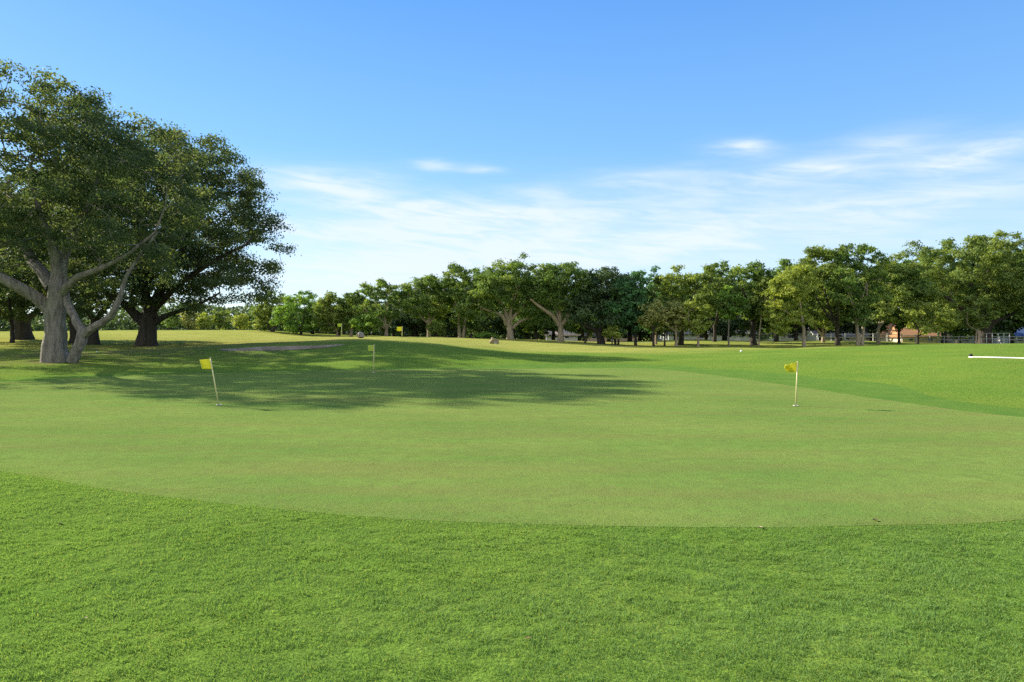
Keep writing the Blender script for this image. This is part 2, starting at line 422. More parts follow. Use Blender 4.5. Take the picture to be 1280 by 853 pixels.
# ------------------------------------------------------------------ trees
def tubes_np(chains, sides, seed_=0.0):
    """chains: list of (pts (n,3), radii (n,)); returns verts, quads"""
    VV = []; FF = []; off = 0
    for (p, r), k in zip(chains, sides):
        n = len(p)
        tg = np.empty_like(p); tg[1:-1] = p[2:]-p[:-2]; tg[0] = p[1]-p[0]; tg[-1] = p[-1]-p[-2]
        tg /= (np.linalg.norm(tg, axis=1, keepdims=True)+1e-9)
        ref = np.array([0.83, 0.55, 0.08]) if abs(tg[0] @ np.array([0.83, 0.55, 0.08])) < 0.9 else np.array([0., 0., 1.])
        a = np.cross(tg, ref); a /= (np.linalg.norm(a, axis=1, keepdims=True)+1e-9); b = np.cross(tg, a)
        q = np.arange(k)*2*math.pi/k
        ring = p[:, None]+r[:, None, None]*(np.cos(q)[None, :, None]*a[:, None]+np.sin(q)[None, :, None]*b[:, None])
        if k >= 9:
            cc = q[None]*1.0; ll = np.linspace(0, n*0.25, n)[:, None]
            fl = 0.16*(vnoise(np.cos(cc)*2.3+ll*0.5+seed_, np.sin(cc)*2.3+ll*0.35)-0.5)+0.12*(vnoise(np.cos(cc)*6+ll+seed_, np.sin(cc)*6+ll*0.8)-0.5)
            ring = p[:, None]+(ring-p[:, None])*(1+fl[:, :, None])
        VV.append(ring.reshape(-1, 3))
        i = np.arange(n-1)[:, None]*k; j = np.arange(k)[None]; j2 = (j+1) % k
        FF.append((np.stack([i+j, i+j2, i+k+j2, i+k+j], -1).reshape(-1, 4))+off)
        off += n*k
    return np.concatenate(VV), np.concatenate(FF)

def resample(pl, step):
    pl = np.asarray(pl, float)
    # catmull-rom through the way points
    out = []
    for i in range(len(pl)-1):
        a = pl[max(i-1, 0)]; b = pl[i]; c = pl[i+1]; d = pl[min(i+2, len(pl)-1)]
        m = max(2, int(np.linalg.norm((c-b)[:3])/step))
        for q in range(m):
            u = q/m; out.append(0.5*((2*b)+(-a+c)*u+(2*a-5*b+4*c-d)*u*u+(-a+3*b-3*c+d)*u**3))
    out.append(pl[-1]); return np.array(out)

def build_tree(name, label, base, limbs, ells, nclump, clump_r, nleaf, leaf, leafmat, barkmat,
               seed, cat='tree', group=None, twig=0.016, flat_=0.62, sides=10, sep=0.55, leaf_asp=0.55, flare=1.0, hang=0.0, expo=0.47, thick=0.12):
    """base: foot (3,). limbs: list of polylines of (x,y,z,r) in world metres, the first is the trunk.
    ells: list of (cx,cy,cz,rx,ry,rz,weight) crown volumes."""
    rng = np.random.default_rng(seed)
    root = empty(name, base)
    prop(root, label, cat, group)
    base = np.asarray(base, float)
    nodes = []; par = []; fixed = []; chains = []
    for li, L in enumerate(limbs):
        q = resample(L, 0.5 if li else 0.35)
        jit = rng.normal(0, 1, (len(q), 3))*np.minimum(0.10*q[:, 3:4], 0.018)
        q[1:-1, :3] += jit[1:-1]
        ids = []
        if li and nodes:
            d2 = ((np.array(nodes)-q[0, :3])**2).sum(1); p0 = int(d2.argmin())
        else: p0 = -1
        for r in q:
            nodes.append(r[:3].copy()); par.append(p0); fixed.append(r[3]); p0 = len(nodes)-1; ids.append(p0)
        chains.append(ids)
    nfix = len(nodes)
    # clump centres spread through the crown volume, more of them near its outside
    E = np.array(ells); w = E[:, 6]*E[:, 3]*E[:, 4]*E[:, 5]; w /= w.sum()
    C = []; R = []; tries = 0
    while len(C) < nclump and tries < nclump*60:
        tries += 1
        e = E[rng.choice(len(E), p=w)]
        v = rng.normal(size=3); v /= np.linalg.norm(v)
        rr = rng.random()**(1/4.2)
        if v[2] < -0.5 and rng.random() < 0.35: continue
        c = e[:3]+v*rr*e[3:6]
        if c[2] < base[2]+min(0.9, 0.5*clump_r): continue
        s = clump_r*(0.7+0.6*rng.random())
        if C:
            dd = (((np.array(C)-c)/np.array([1, 1, 0.7]))**2).sum(1).min()
            if dd < (sep*clump_r*2)**2*(0.5+rng.random()*0.5): continue
        C.append(c); R.append(s)
    C = np.array(C); R = np.array(R)
    fix = np.array(nodes)
    start = fix[len(chains[0])-1] if nfix > 1 else fix[0]
    order = np.argsort(np.array([((fix-c)**2).sum(1).min() for c in C]))
    NA = np.zeros((nfix+len(C)*6, 3)); NA[:nfix] = fix; cnt = nfix
    allow0 = max(1, int(len(chains[0])*0.55))          # nothing sprouts from the lower trunk
    dep = np.zeros(len(NA)); 
    for i in order:
        c = C[i]
        cand = NA[:cnt]; v = c-cand; L = np.linalg.norm(v, axis=1)
        cost = L+0.5*np.maximum(0, -v[:, 2])+0.12*dep[:cnt]; cost[:allow0] += 50
        j = int(cost.argmin()); a = cand[j]
        m = 2 if L[j] < 1.2 else (3 if L[j] < 2.5 else 5)
        pd = a-(NA[par[j]] if par[j] >= 0 else a-np.array([0, 0, 1.0])); pd = pd/(np.linalg.norm(pd)+1e-9)
        ctrl = a+pd*L[j]*0.35+np.array([0, 0, 0.12*L[j]])+rng.normal(0, 0.06*L[j], 3)
        ids = [j]; p0 = j
        for q in range(1, m+1):
            u = q/m
            NA[cnt] = (1-u)**2*a+2*u*(1-u)*ctrl+u*u*c+(rng.normal(0, 0.03*L[j], 3) if q < m else 0)
            par.append(p0); dep[cnt] = dep[p0]+L[j]/m; p0 = cnt; ids.append(cnt); cnt += 1
        chains.append(ids)
    tips = np.zeros(cnt)
    for ids in chains[len(limbs):]: tips[ids[-1]] += 1
    for i in range(cnt-1, -1, -1):
        if par[i] >= 0: tips[par[i]] += tips[i]
    rad = twig*np.maximum(tips, 1)**expo
    tc = []; sd_ = []
    for li, ids in enumerate(chains):
        if li < len(limbs):
            p = NA[ids]; r = np.array([fixed[i] for i in ids])
            if li == 0:
                hz = p[:, 2]-base[2]
                r = r*(1+0.25*flare*np.exp(-np.maximum(hz, 0)/max(0.25, 1.3*r[0])))
            k = sides if r.max() > 0.12 else 7
        else:
            p = NA[ids]; r = rad[ids].copy(); r[0] = min(r[0], r[1]*1.25)
            cap = fixed[ids[0]]*0.8 if ids[0] < nfix else 1e9
            r = np.minimum(r, cap); r[-1] *= 0.6
            k = 6 if r.max() > 0.05 else 4
        tc.append((p-base, r)); sd_.append(k)
    V, Fq = tubes_np(tc, sd_, seed*1.7)
    me = mesh_np('trunk', V, Fq); link('trunk', me, barkmat, root, True)
    # leaves in little sprays about every clump
    vol = R**2; per = np.maximum(8, (nleaf*vol/vol.sum()).astype(int)); N = int(per.sum())
    ci = np.repeat(np.arange(len(C)), per)
    nsub = 9
    sub = rng.normal(size=(len(C), nsub, 3)); sub /= np.linalg.norm(sub, axis=2, keepdims=True)
    sub *= (0.3+0.5*rng.random((len(C), nsub, 1)))
    sub[:, :, 2] = sub[:, :, 2]*flat_+0.12
    si = rng.integers(0, nsub, N)
    off = sub[ci, si]+rng.normal(size=(N, 3))*np.array([0.2, 0.2, thick])
    off[:, 2] -= hang*rng.random(N)**2
    pos = C[ci]+off*R[ci][:, None]
    nrm = rng.normal(size=(N, 3))*0.75+np.array([0, 0, 0.45])+off*np.array([1.9, 1.9, 2.6])
    nrm /= np.linalg.norm(nrm, axis=1, keepdims=True)
    t1 = np.cross(nrm, rng.normal(size=(N, 3))); t1 /= np.linalg.norm(t1, axis=1, keepdims=True); t2 = np.cross(nrm, t1)
    sz = leaf*(0.65+0.7*rng.random(N))
    t1 *= sz[:, None]*0.5; t2 *= (sz*leaf_asp)[:, None]*0.5
    V = np.empty((N, 4, 3)); pos = pos-base
    V[:, 0] = pos-t1; V[:, 1] = pos+t2+t1*0.15; V[:, 2] = pos+t1; V[:, 3] = pos-t2+t1*0.15
    me = mesh_np('crown', V.reshape(-1, 3), np.arange(N*4).reshape(-1, 4))
    cv = rng.random(len(C))
    attr(me, 'rnd', 'FACE', np.clip(0.55*rng.random(N)+0.45*cv[ci], 0, 1))
    attr(me, 'clump', 'FACE', (cv[ci] > 0.8)*rng.random(N)*0.9)
    link('crown', me, leafmat, root)
    return root

def ground_at(px, d):
    x = (px-CX)/F*d
    return np.array([x, d, Hs(x, d)])

# the big oak at the left: way points traced in the photograph, each with its own distance and thickness
def W(px, py, d, wpx): 
    p = P(px, py, d); return (p[0], p[1], p[2], 0.5*wpx/F*d)
def EL(px, py, d, rx, ry, rz, w=1.0):
    p = P(px, py, d); return (p[0], p[1], p[2], rx/F*d, ry, rz/F*d, w)
hb = ground_at(71, 32); 
hero_limbs = [
 [(hb[0], hb[1], hb[2]-0.25, 0.43), W(69,432,32,23), W(69,405,32,21), W(70,380,32,21), W(71,362,32.1,18), W(73,344,32.2,15)],
 [W(69,396,32,15), W(58,383,32,14.5), W(45,372,31.7,14), W(22,358,31.2,13), W(0,346,30.8,11.5), W(-40,318,30,11), W(-80,270,29.6,7)],
 [W(66,360,32.1,15), W(52,340,32.8,13), W(36,318,33.6,11), W(18,280,34.6,7.5), W(10,230,35.5,4)],
 [W(70,380,32,10), W(82,361,31.8,9.5), W(98,347,31.5,8.5), W(125,336,31,6.5), W(160,318,30.6,4.5), W(195,290,30.2,3)],
 [W(72,352,32.2,16), W(70,322,32,12), W(60,295,31.6,9), W(48,262,31.2,6.5), W(38,205,31,4)],
 [W(75,348,32.2,14), W(80,322,32.4,11), W(92,290,32.8,8.5), W(115,250,33.2,6), W(128,200,33.5,3.5)],
 [W(22,300,33.9,8), W(0,308,33.6,7), W(-30,300,33.2,5)],
 [W(90,453,31.6,13), W(96,437,31.5,12), W(103,419,31.5,12.5), W(97,405,31.6,9.5), W(88,388,31.8,9), W(82,372,32,8), W(80,345,32.3,6)],
 [W(103,421,31.5,11), W(118,408,31.3,9.5), W(138,396,31.1,8.5), W(150,372,31,6), W(158,345,31,4.4), W(178,315,31,3), W(190,300,31,3), W(205,262,31,1.8)],
]
hero_ells = [EL(15,200,33,130,7,112,1.0), EL(125,245,33,82,7,112,1.0), EL(-85,290,32,110,6,100,0.7), EL(180,265,31.5,62,4.5,78,0.9),
             EL(40,290,36,95,4,60,0.6), EL(165,325,32.5,55,5,38,0.8), EL(95,330,37,70,3,40,0.6), EL(20,120,33,60,5,45,0.5), EL(-10,175,33,70,5,80,0.6), EL(190,215,34,58,5,60,0.8)]
build_tree('oak_tree', 'largest oak nearest the green at left, pale grey trunk with a second leaning stem', hb, hero_limbs, hero_ells,
           390, 1.05, 104000, 0.148, M['oak_hero'], M['bark_grey'], 3, group='oaks at the left of the green', twig=0.014, sides=28, flare=2.0, sep=0.46, hang=0.2, expo=0.44, flat_=0.45, thick=0.08)

bb = ground_at(183, 55)
b_limbs = [
 [(bb[0], bb[1], bb[2]-0.3, 0.7), W(184,418,55,20), W(186,402,55,20), W(188,390,55,18)],
 [W(184,405,55,14), W(172,396,54.8,12), W(160,384,54.5,10), W(140,370,54,7), W(110,350,53.5,4)],
 [W(187,408,55,8), W(205,396,54.8,7), W(222,390,54.4,5), W(250,380,54,3.5), W(275,366,53.6,2)],
 [W(188,392,55,13), W(200,365,55,11), W(215,335,55,8), W(240,290,55,6), W(262,240,55,3)],
 [W(187,392,55,13), W(178,350,55.3,10), W(172,300,55.5,8), W(180,240,55.5,4)],
 [W(189,390,55,10), W(225,355,54.2,7), W(270,325,53.6,5), W(310,305,53.2,3)],
]
b_ells = [EL(230,270,55,96,6.5,100,1), EL(290,315,55,56,4.5,58,0.9), EL(262,240,55,58,5,60,0.9), EL(190,335,54,85,6,45,0.7), EL(290,365,54,52,4,26,1.1), EL(225,378,53,50,4,16,0.8), EL(165,250,56,80,6,95,0.7),
          EL(235,352,53,70,4,28,0.8)]
build_tree('oak_tree', 'broad dark-trunked oak with spreading crown, right edge of the left group', bb, b_limbs, b_ells,
           340, 1.4, 96000, 0.2, M['oak_hero'], M['bark_dark'], 5, group='oaks at the left of the green', twig=0.018, sides=14, sep=0.45, hang=0.2, flat_=0.45, thick=0.08)

def simple_tree(name, label, px, d, ells, limbs, seed, leafmat='oak', bark='bark_dark', nclump=90, clump_r=1.2, nleaf=22000, leaf=0.26, **kw):
    b = ground_at(px, d)
    L = []
    for i, l in enumerate(limbs):
        pl = [W(*q) for q in l]
        if i == 0: pl[0] = (b[0], b[1], b[2]-0.2, pl[0][3])
        L.append(pl)
    return build_tree(name, label, b, L, [EL(*e) for e in ells], nclump, clump_r, nleaf, leaf, M[leafmat], M[bark], seed, **kw)

GL = 'oaks at the left of the green'
simple_tree('oak_tree', 'dark forked oak far behind the big grey trunk, near the left edge', 29, 68, [(20,330,68,75,6,60,1),(-30,360,67,50,5,30,.8),(50,372,67,40,4,18,.8)],
   [[(29,424,68,21),(29,412,68,17),(29,400,68,18)],[(27,404,68,10),(14,397,68,8),(0,391,68,7),(-25,385,68,4)],[(31,402,68,9),(45,390,68,7),(70,375,68,4)],[(29,402,68,10),(24,370,68,7),(20,320,68,4)]],
   21, 'oak_hero', 'bark_dark', 150, 1.3, 30000, 0.28, group=GL)
simple_tree('slender_tree', 'thin straight dark trunk left of the forked oak, at left edge', 15, 60, [(5,350,60,40,4,45,1),(20,385,60,22,3,14,.6)],
   [[(15,428,60,5),(15,410,60,4.5),(13,390,60,4)],[(13,392,60,3.5),(8,350,60,2.5)]], 22, 'oak_hero', 'bark_dark', 60, 1.1, 11000, 0.26, group=GL)
simple_tree('oak_tree', 'dark trunk seen between the two stems of the biggest oak', 93, 60, [(85,290,57,70,6,90,1),(75,375,60,45,4,22,.9)],
   [[(93,428,60,10),(92,410,60,9),(90,395,60,9)],[(90,397,60,7),(75,375,60,5),(60,350,60,3)],[(90,397,60,7),(110,360,60,5),(120,310,60,3)]], 23, 'oak_hero', 'bark_dark', 120, 1.2, 22000, 0.26, group=GL)
simple_tree('oak_tree', 'short dark trunk in shade just left of the broad dark oak', 117, 57, [(128,275,48,85,6,80,1),(130,345,52,55,5,45,1),(130,382,57,40,4,17,.9)],
   [[(117,431,57,14),(117,415,57,11),(119,400,57,10)],[(119,402,57,7),(105,385,57,5),(85,365,57,3)],[(119,402,57,7),(140,370,57,5),(150,330,57,3)]], 24, 'oak_hero', 'bark_dark', 130, 1.2, 26000, 0.26, group=GL)
# the oaks go on just beyond the left edge of the frame (their shade lies on the mound)
simple_tree('oak_tree', 'oak whose boughs reach in from beyond the left edge', -150, 52, [(-150,270,52,140,6,110,1),(-70,320,52,60,5,50,.8)],
   [[(-150,436,52,24),(-150,400,52,20),(-150,380,52,18)],[(-150,385,52,12),(-90,340,52,7),(-40,300,52,4)],[(-150,385,52,12),(-200,320,52,6)],[(-150,385,52,10),(-145,300,52,6),(-140,220,52,3)]], 25, 'oak_hero', 'bark_dark', 150, 1.3, 27000, 0.27, group=GL)

# ---- tree line across the fairway -----------------------------------------
def line_tree(name, label, px, d, top, x0, x1, bot, seed, leafmat='oak', bark='bark_pale', tw=8, fork=None, n=None, nl=3, lean=0, spread=1.0, lobes=5, leaf=0.30, dens=1.0, cone=False, stems=1, group=None, cr=None, leaf_asp=0.6, cat_w=True):
    rng = np.random.default_rng(seed)
    if cat_w: m_ = 0.5*(x0+x1); x0, x1 = m_+(x0-m_)*1.12, m_+(x1-m_)*1.12; bot += 5; top -= 3
    b = ground_at(px, d); by = HZ+(EYE-b[2])/d*F
    s = d/F
    cx_ = 0.5*(x0+x1); rx = 0.5*(x1-x0); cy = 0.5*(top+bot); rz = 0.5*(bot-top)
    if fork is None: fork = by-(by-bot)*0.75-4
    tw *= 0.8
    ells = []
    if cone:
        for q in range(5):
            f = (q+0.5)/5; ells.append(EL(cx_+rng.normal()*rx*0.08, top+(bot-top)*f, d, rx*(0.25+0.75*f), rx*(0.25+0.75*f)*s, rz*0.26, 1))
    else:
        ells.append(EL(cx_, cy, d, rx*0.8, rx*0.8*s, rz*0.93, 0.8))
        for q in range(lobes):
            a = 2*math.pi*(q+0.6*rng.random())/lobes
            ux, uz = math.cos(a), math.sin(a)
            f = 0.36+0.16*rng.random()
            ells.append(EL(cx_+ux*rx*(1-f)*1.0, cy-uz*rz*(1-f), d+rng.normal()*rx*s*0.4, rx*f, rx*f*s*1.1, rz*f*0.95, 1.0))
    L = []
    for st in range(stems):
        ox = (st-(stems-1)/2)*tw*1.1
        fx = px+ox*1.6+lean
        tr = [W(px+ox, by, d, tw), W(px+ox+(fx-px-ox)*0.45+rng.normal()*tw*0.12, by-(by-fork)*0.5, d, tw*0.84), W(fx, fork, d, tw*0.8)]
        tr[0] = (tr[0][0], tr[0][1], b[2]-0.15, tr[0][3])
        L.append(tr)
        nn = nl if stems == 1 else max(1, nl-1)
        for q in range(nn):
            f = (q+0.5)/nn*2-1
            tx = cx_+rx*0.62*f*spread+rng.normal()*rx*0.08; ty = cy+rz*0.30*abs(f)-rz*0.25*(1-abs(f))
            dd = d+rng.normal()*rx*s*0.35-rx*s*0.15
            mx, my = fx+(tx-fx)*0.5+rng.normal()*2, fork+(ty-fork)*0.38
            w0 = tw*0.62
            L.append([W(fx, fork+1.5, d, w0), W(mx, my, 0.5*(d+dd), w0*0.7), W(tx, ty, dd, w0*0.38)])
    area = rx*rz*s*s
    cr = cr or max(0.75, 0.155*math.sqrt(area)+0.35)
    n = n or int(np.clip(4.2*area/(cr*cr), 34, 170))
    return build_tree(name, label, b, L, ells, n, cr, int(dens*area*640*(0.30/leaf)**2), leaf, M[leafmat], M[bark], seed, group=group, twig=0.016, sides=9, sep=0.42, leaf_asp=leaf_asp)

G = 'trees in a row across the fairway'
T = line_tree
T('round_tree', 'olive round tree low to the ground, just right of the left oaks', 341, 104, 364, 318, 370, 416, 101, 'oak_olive', 'bark_dark', 5, nl=3, group=G)
T('bushy_tree', 'dense green bushy tree with foliage down to the ground at left end of row', 376, 100, 366, 346, 408, 420, 102, 'bright', 'bark_dark', 5, fork=412, group=G)
T('oak_tree', 'small yellow-green oak beside the rock, thin pale trunk', 421, 98, 369, 392, 438, 412, 103, 'oak_olive', 'bark_pale', 4, group=G)
T('oak_tree', 'small forked pale-trunked oak directly above the grey rock', 439, 98, 367, 418, 464, 404, 104, 'oak', 'bark_pale', 5, nl=4, group=G)
T('oak_tree', 'oak with pale branching trunk just left of the far yellow flag', 483, 96, 354, 442, 512, 400, 105, 'oak', 'bark_pale', 5.5, fork=410, nl=4, group=G)
T('oak_tree', 'leafy oak with slim pale trunk right of the far yellow flag', 536, 95, 345, 498, 570, 402, 106, 'oak', 'bark_pale', 6, fork=404, group=G)
T('oak_tree', 'multi-stemmed oak left of the tallest tree in the middle', 577, 95, 333, 540, 618, 402, 107, 'oak', 'bark_pale', 5.5, fork=402, stems=2, nl=3, group=G)
simple_tree('oak_tree', 'tallest oak in the middle, brown trunk behind the brown rock', 638, 91,
   [(630,355,91,38,4,26,1),(648,342,91,23,2.6,22,1),(612,365,90,28,3,26,1),(603,385,90,20,2.2,18,.9),(665,385,91,20,2.5,22,.9),(640,375,92,38,4,26,.7)],
   [[(638,425,91,9),(637,412,91,7.8),(636,400,91,7.5)],[(633,406,91,6),(628,395,90.6,5),(612,389,90,3.5),(600,384,89.8,2)],[(635,402,91,6),(628,382,91,4),(615,368,91,2.5)],
    [(637,402,91,6),(640,382,91,4),(648,360,91,2.5)],[(641,410,91,5),(650,402,90.6,4),(662,398,90.4,3),(672,392,90,2)],[(637,402,91,5),(652,385,91,3.5),(664,372,91,2)]],
   108, 'oak', 'bark_pale', 120, 1.15, 24000, 0.29, group=G, sep=0.42, twig=0.016)
simple_tree('oak_tree', 'oak with bare pale trunk splitting into a wide V', 701, 89,
   [(700,358,89,44,4,24,1),(672,366,89,24,2.6,22,1),(730,368,89,24,2.6,25,1),(700,342,89,26,2.6,13,1),(698,375,90,36,3.5,18,.7)],
   [[(701,428,89,7.4),(701,412,89,6.6),(701,405,89,6.6)],[(699,407,89,5.5),(690,394,88.7,5),(675,384,88.4,4),(663,374,88,2.5)],[(700,406,89,5),(700,385,89,4),(698,365,89,2.5)],
    [(703,406,89,5.5),(711,394,89,5),(716,380,89,4),(722,365,89,2.5)],[(700,404,89,4),(694,385,89.4,3),(684,368,89.6,2)]],
   109, 'oak', 'bark_pale', 105, 1.1, 21000, 0.29, group=G, sep=0.42, twig=0.016)
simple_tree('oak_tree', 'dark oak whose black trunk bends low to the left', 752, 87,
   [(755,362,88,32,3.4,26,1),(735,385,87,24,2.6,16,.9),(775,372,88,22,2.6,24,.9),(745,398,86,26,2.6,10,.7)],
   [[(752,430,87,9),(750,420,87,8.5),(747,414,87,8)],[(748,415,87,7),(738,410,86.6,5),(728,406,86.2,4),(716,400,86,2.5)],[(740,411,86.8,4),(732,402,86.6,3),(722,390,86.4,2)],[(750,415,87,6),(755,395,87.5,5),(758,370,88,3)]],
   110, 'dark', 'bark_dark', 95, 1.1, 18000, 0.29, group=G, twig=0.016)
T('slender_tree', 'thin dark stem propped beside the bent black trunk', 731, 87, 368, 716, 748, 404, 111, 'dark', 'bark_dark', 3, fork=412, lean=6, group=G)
T('pine_tree', 'dark green tree on twin thin stems, right of the bent oak', 771, 86, 346, 756, 796, 418, 112, 'pine', 'bark_dark', 4, fork=414, stems=2, nl=2, group=G)
T('pine_tree', 'dark blue-green tree with low foliage left of the pale small trees', 795, 86, 340, 778, 814, 414, 113, 'pine', 'bark_dark', 4.5, fork=410, cone=False, group=G)
T('conical_tree', 'bright green pointed tree rising above the pale small trees', 820, 90, 334, 800, 842, 408, 114, 'pine', 'bark_pale', 4, cone=True, group=G)
T('small_tree', 'pale olive small tree on a dark straight stem, leftmost of the pale three', 817, 83, 376, 799, 832, 411, 115, 'pale', 'bark_dark', 4, fork=412, cr=0.7, group=G)
T('small_tree', 'thin dark stem under olive leaves between pale small trees', 831, 84, 388, 820, 846, 414, 116, 'oak_olive', 'bark_dark', 3, fork=412, cr=0.7, group=G)
T('small_tree', 'pale yellowish small tree beside the thick black trunk', 845, 83, 382, 825, 858, 412, 117, 'pale', 'bark_pale', 4.5, fork=413, cr=0.7, group=G)
T('oak_tree', 'tall oak behind the pale small trees, thick black trunk', 851, 87, 334, 815, 905, 400, 118, 'oak_olive', 'bark_dark', 8.5, fork=404, nl=4, lobes=7, group=G)
T('small_tree', 'yellow-green small tree with light trunk, brightest of the small three', 873, 82, 376, 849, 890, 412, 119, 'yellow', 'bark_pale', 4, fork=414, cr=0.7, group=G)
T('oak_tree', 'full oak top showing between small yellow tree and slender light-green tree', 893, 96, 330, 868, 932, 402, 120, 'oak', 'bark_dark', 6, group=G)
T('slender_tree', 'slender light-green tree on a very thin grey trunk', 911, 83, 358, 897, 928, 402, 121, 'bright', 'bark_grey', 2.6, fork=398, cr=0.7, group=G)
T('oak_tree', 'large oak with the stout black trunk beside a leaning pale stem', 942, 86, 325, 905, 968, 404, 122, 'oak', 'bark_dark', 10, fork=402, nl=4, lobes=7, group=G)
T('slender_tree', 'leaning pale thin stem right of the stout black trunk', 948, 83, 350, 940, 972, 394, 123, 'oak_olive', 'bark_pale', 2.8, fork=385, lean=5, cr=0.7, group=G)
simple_tree('leaning_tree', 'bright yellow-green tree with foliage hanging low left of its thin trunk', 1005, 80,
   [(985,368,80,22,2.3,30,1),(970,390,80,16,1.8,17,1),(1000,350,81,20,2.2,20,1),(978,408,79.5,17,1.7,10,1),(1000,400,80,18,1.8,13,.8)],
   [[(1005,433,80,4.5),(1005,420,80,4),(1004,408,80,4)],[(1004,409,80,3),(990,395,80,2.4),(975,385,80,1.6)],[(1004,409,80,3.2),(1000,380,80,2.6),(998,355,80,1.6)]],
   124, 'yellow', 'bark_pale', 105, 0.78, 16000, 0.25, group=G, twig=0.012)
T('oak_tree', 'oak top seen above the yellow-green leaning tree', 970, 99, 322, 955, 1010, 404, 125, 'oak', 'bark_dark', 6, group=G)
T('oak_tree', 'low forked pale trunk in the row behind the dark straight trunk', 1029, 94, 345, 1002, 1052, 412, 126, 'oak', 'bark_pale', 6, fork=419, nl=3, group=G)
T('oak_tree', 'tall dark-trunked oak left of the double pale trunk', 1047, 84, 303, 998, 1066, 410, 127, 'oak_olive', 'bark_dark', 8, fork=408, nl=4, lobes=8, group=G)
T('oak_tree', 'tall oak with stout double pale trunk', 1075, 83, 297, 1036, 1106, 406, 128, 'oak', 'bark_pale', 6, fork=406, stems=2, nl=3, lobes=8, group=G)
T('oak_tree', 'leafy oak with short pale trunk just right of the double trunk', 1098, 89, 316, 1080, 1148, 412, 129, 'oak_olive', 'bark_pale', 6, fork=410, lobes=7, group=G)
T('oak_tree', 'dark-stemmed oak left of the orange roof', 1124, 90, 322, 1102, 1158, 414, 130, 'oak', 'bark_dark', 4.5, fork=408, group=G)
T('small_tree', 'small spreading yellow-green tree in front of the orange roof', 1147, 85, 384, 1126, 1196, 413, 131, 'yellow', 'bark_dark', 4, fork=419, nl=4, cr=0.8, group=G)
simple_tree('oak_tree', 'huge wide oak at right with dark spreading limbs behind the white fence', 1232, 93,
   [(1205,345,93,56,6,44,1),(1260,350,93,58,6,48,1),(1215,315,93,42,4.5,22,1),(1255,312,93,44,4.5,22,1),(1175,370,92,38,4,32,1),(1190,395,91,38,4,16,.9),(1275,390,92,42,4,20,.9),(1165,325,94,28,3.5,25,.9)],
   [[(1231,431,93,15),(1231,420,93,13),(1231,410,93,15)],[(1229,412,93,9),(1215,400,92.5,7),(1200,385,92,5),(1180,370,91.5,3)],[(1231,411,93,9),(1225,385,93,6.5),(1212,350,93,4)],
    [(1233,411,93,9),(1245,390,93,6.5),(1258,360,93,4)],[(1234,413,93,7),(1246,401,92.5,5),(1262,395,92,3.5),(1285,380,92,2)],[(1232,411,93,8),(1235,370,93.5,5),(1235,325,94,3)]],
   132, 'oak_olive', 'bark_dark', 230, 1.25, 52000, 0.29, group=G, twig=0.017, sep=0.42)
T('slender_tree', 'crooked pale thin trunk just left of the huge wide oak', 1219, 88, 372, 1196, 1242, 410, 133, 'oak_olive', 'bark_pale', 3.6, fork=412, lean=2, cr=0.8, group=G)
T('oak_tree', 'oak crown cut by the right edge of the frame', 1318, 92, 291, 1262, 1375, 412, 134, 'oak', 'bark_dark', 11, fork=408, nl=4, lobes=8, group=G)
T('oak_tree', 'oak top behind the row, between orange roof and huge right oak', 1180, 104, 303, 1140, 1212, 404, 135, 'oak', 'bark_dark', 8, lobes=7, group=G)

# shrubs and young trees in the gaps
GS = 'shrubs at the foot of the tree row'
def shrub(label, px, d, top, x0, x1, bot, seed, mat, group=GS, leaf=0.24, cr=0.6):
    o = T('shrub', label, px, d, top, x0, x1, bot, seed, mat, 'bark_dark', 2.2, fork=bot-3, cr=cr, leaf=leaf, nl=3, group=group, cat_w=False)
    o['category'] = 'shrub'; return o
shrub('bright green rounded shrub right of the grey rock', 458, 93, 394, 438, 478, 420, 140, 'bright')
shrub('green shrub at the trunk of the slim pale oak', 545, 92, 402, 534, 556, 421, 141, 'oak_olive')
shrub('low bright bush left of the brown rock', 605, 90, 417, 592, 622, 425, 142, 'bright', cr=0.45)
shrub('lime green shrub right of the bent black trunk', 765, 85, 408, 752, 782, 426, 143, 'yellow', cr=0.5)
GB = 'sunlit bushes beyond the far left fairway'
for i, (px, d, top, x0, x1, mat, lab) in enumerate([
  (212, 128, 392, 203, 224, 'oak', 'green bush beyond the fairway, leftmost beside the broad dark oak'),
  (236, 126, 388, 225, 250, 'pale', 'pale tan-green bush beyond the fairway under the oak boughs'),
  (254, 124, 391, 246, 264, 'yellow', 'yellowish bush beyond the fairway right of the pale tan one'),
  (274, 128, 385, 262, 290, 'oak_olive', 'tall olive bush in the middle of the far bushes'),
  (300, 122, 394, 290, 312, 'yellow', 'rounded bright yellow bush nearest the olive round tree'),
  (318, 124, 384, 306, 332, 'oak', 'dark green bush behind the bright yellow rounded bush')]):
    shrub(lab, px, d, top, x0, x1, 413, 150+i, mat, GB, 0.34, 0.8)

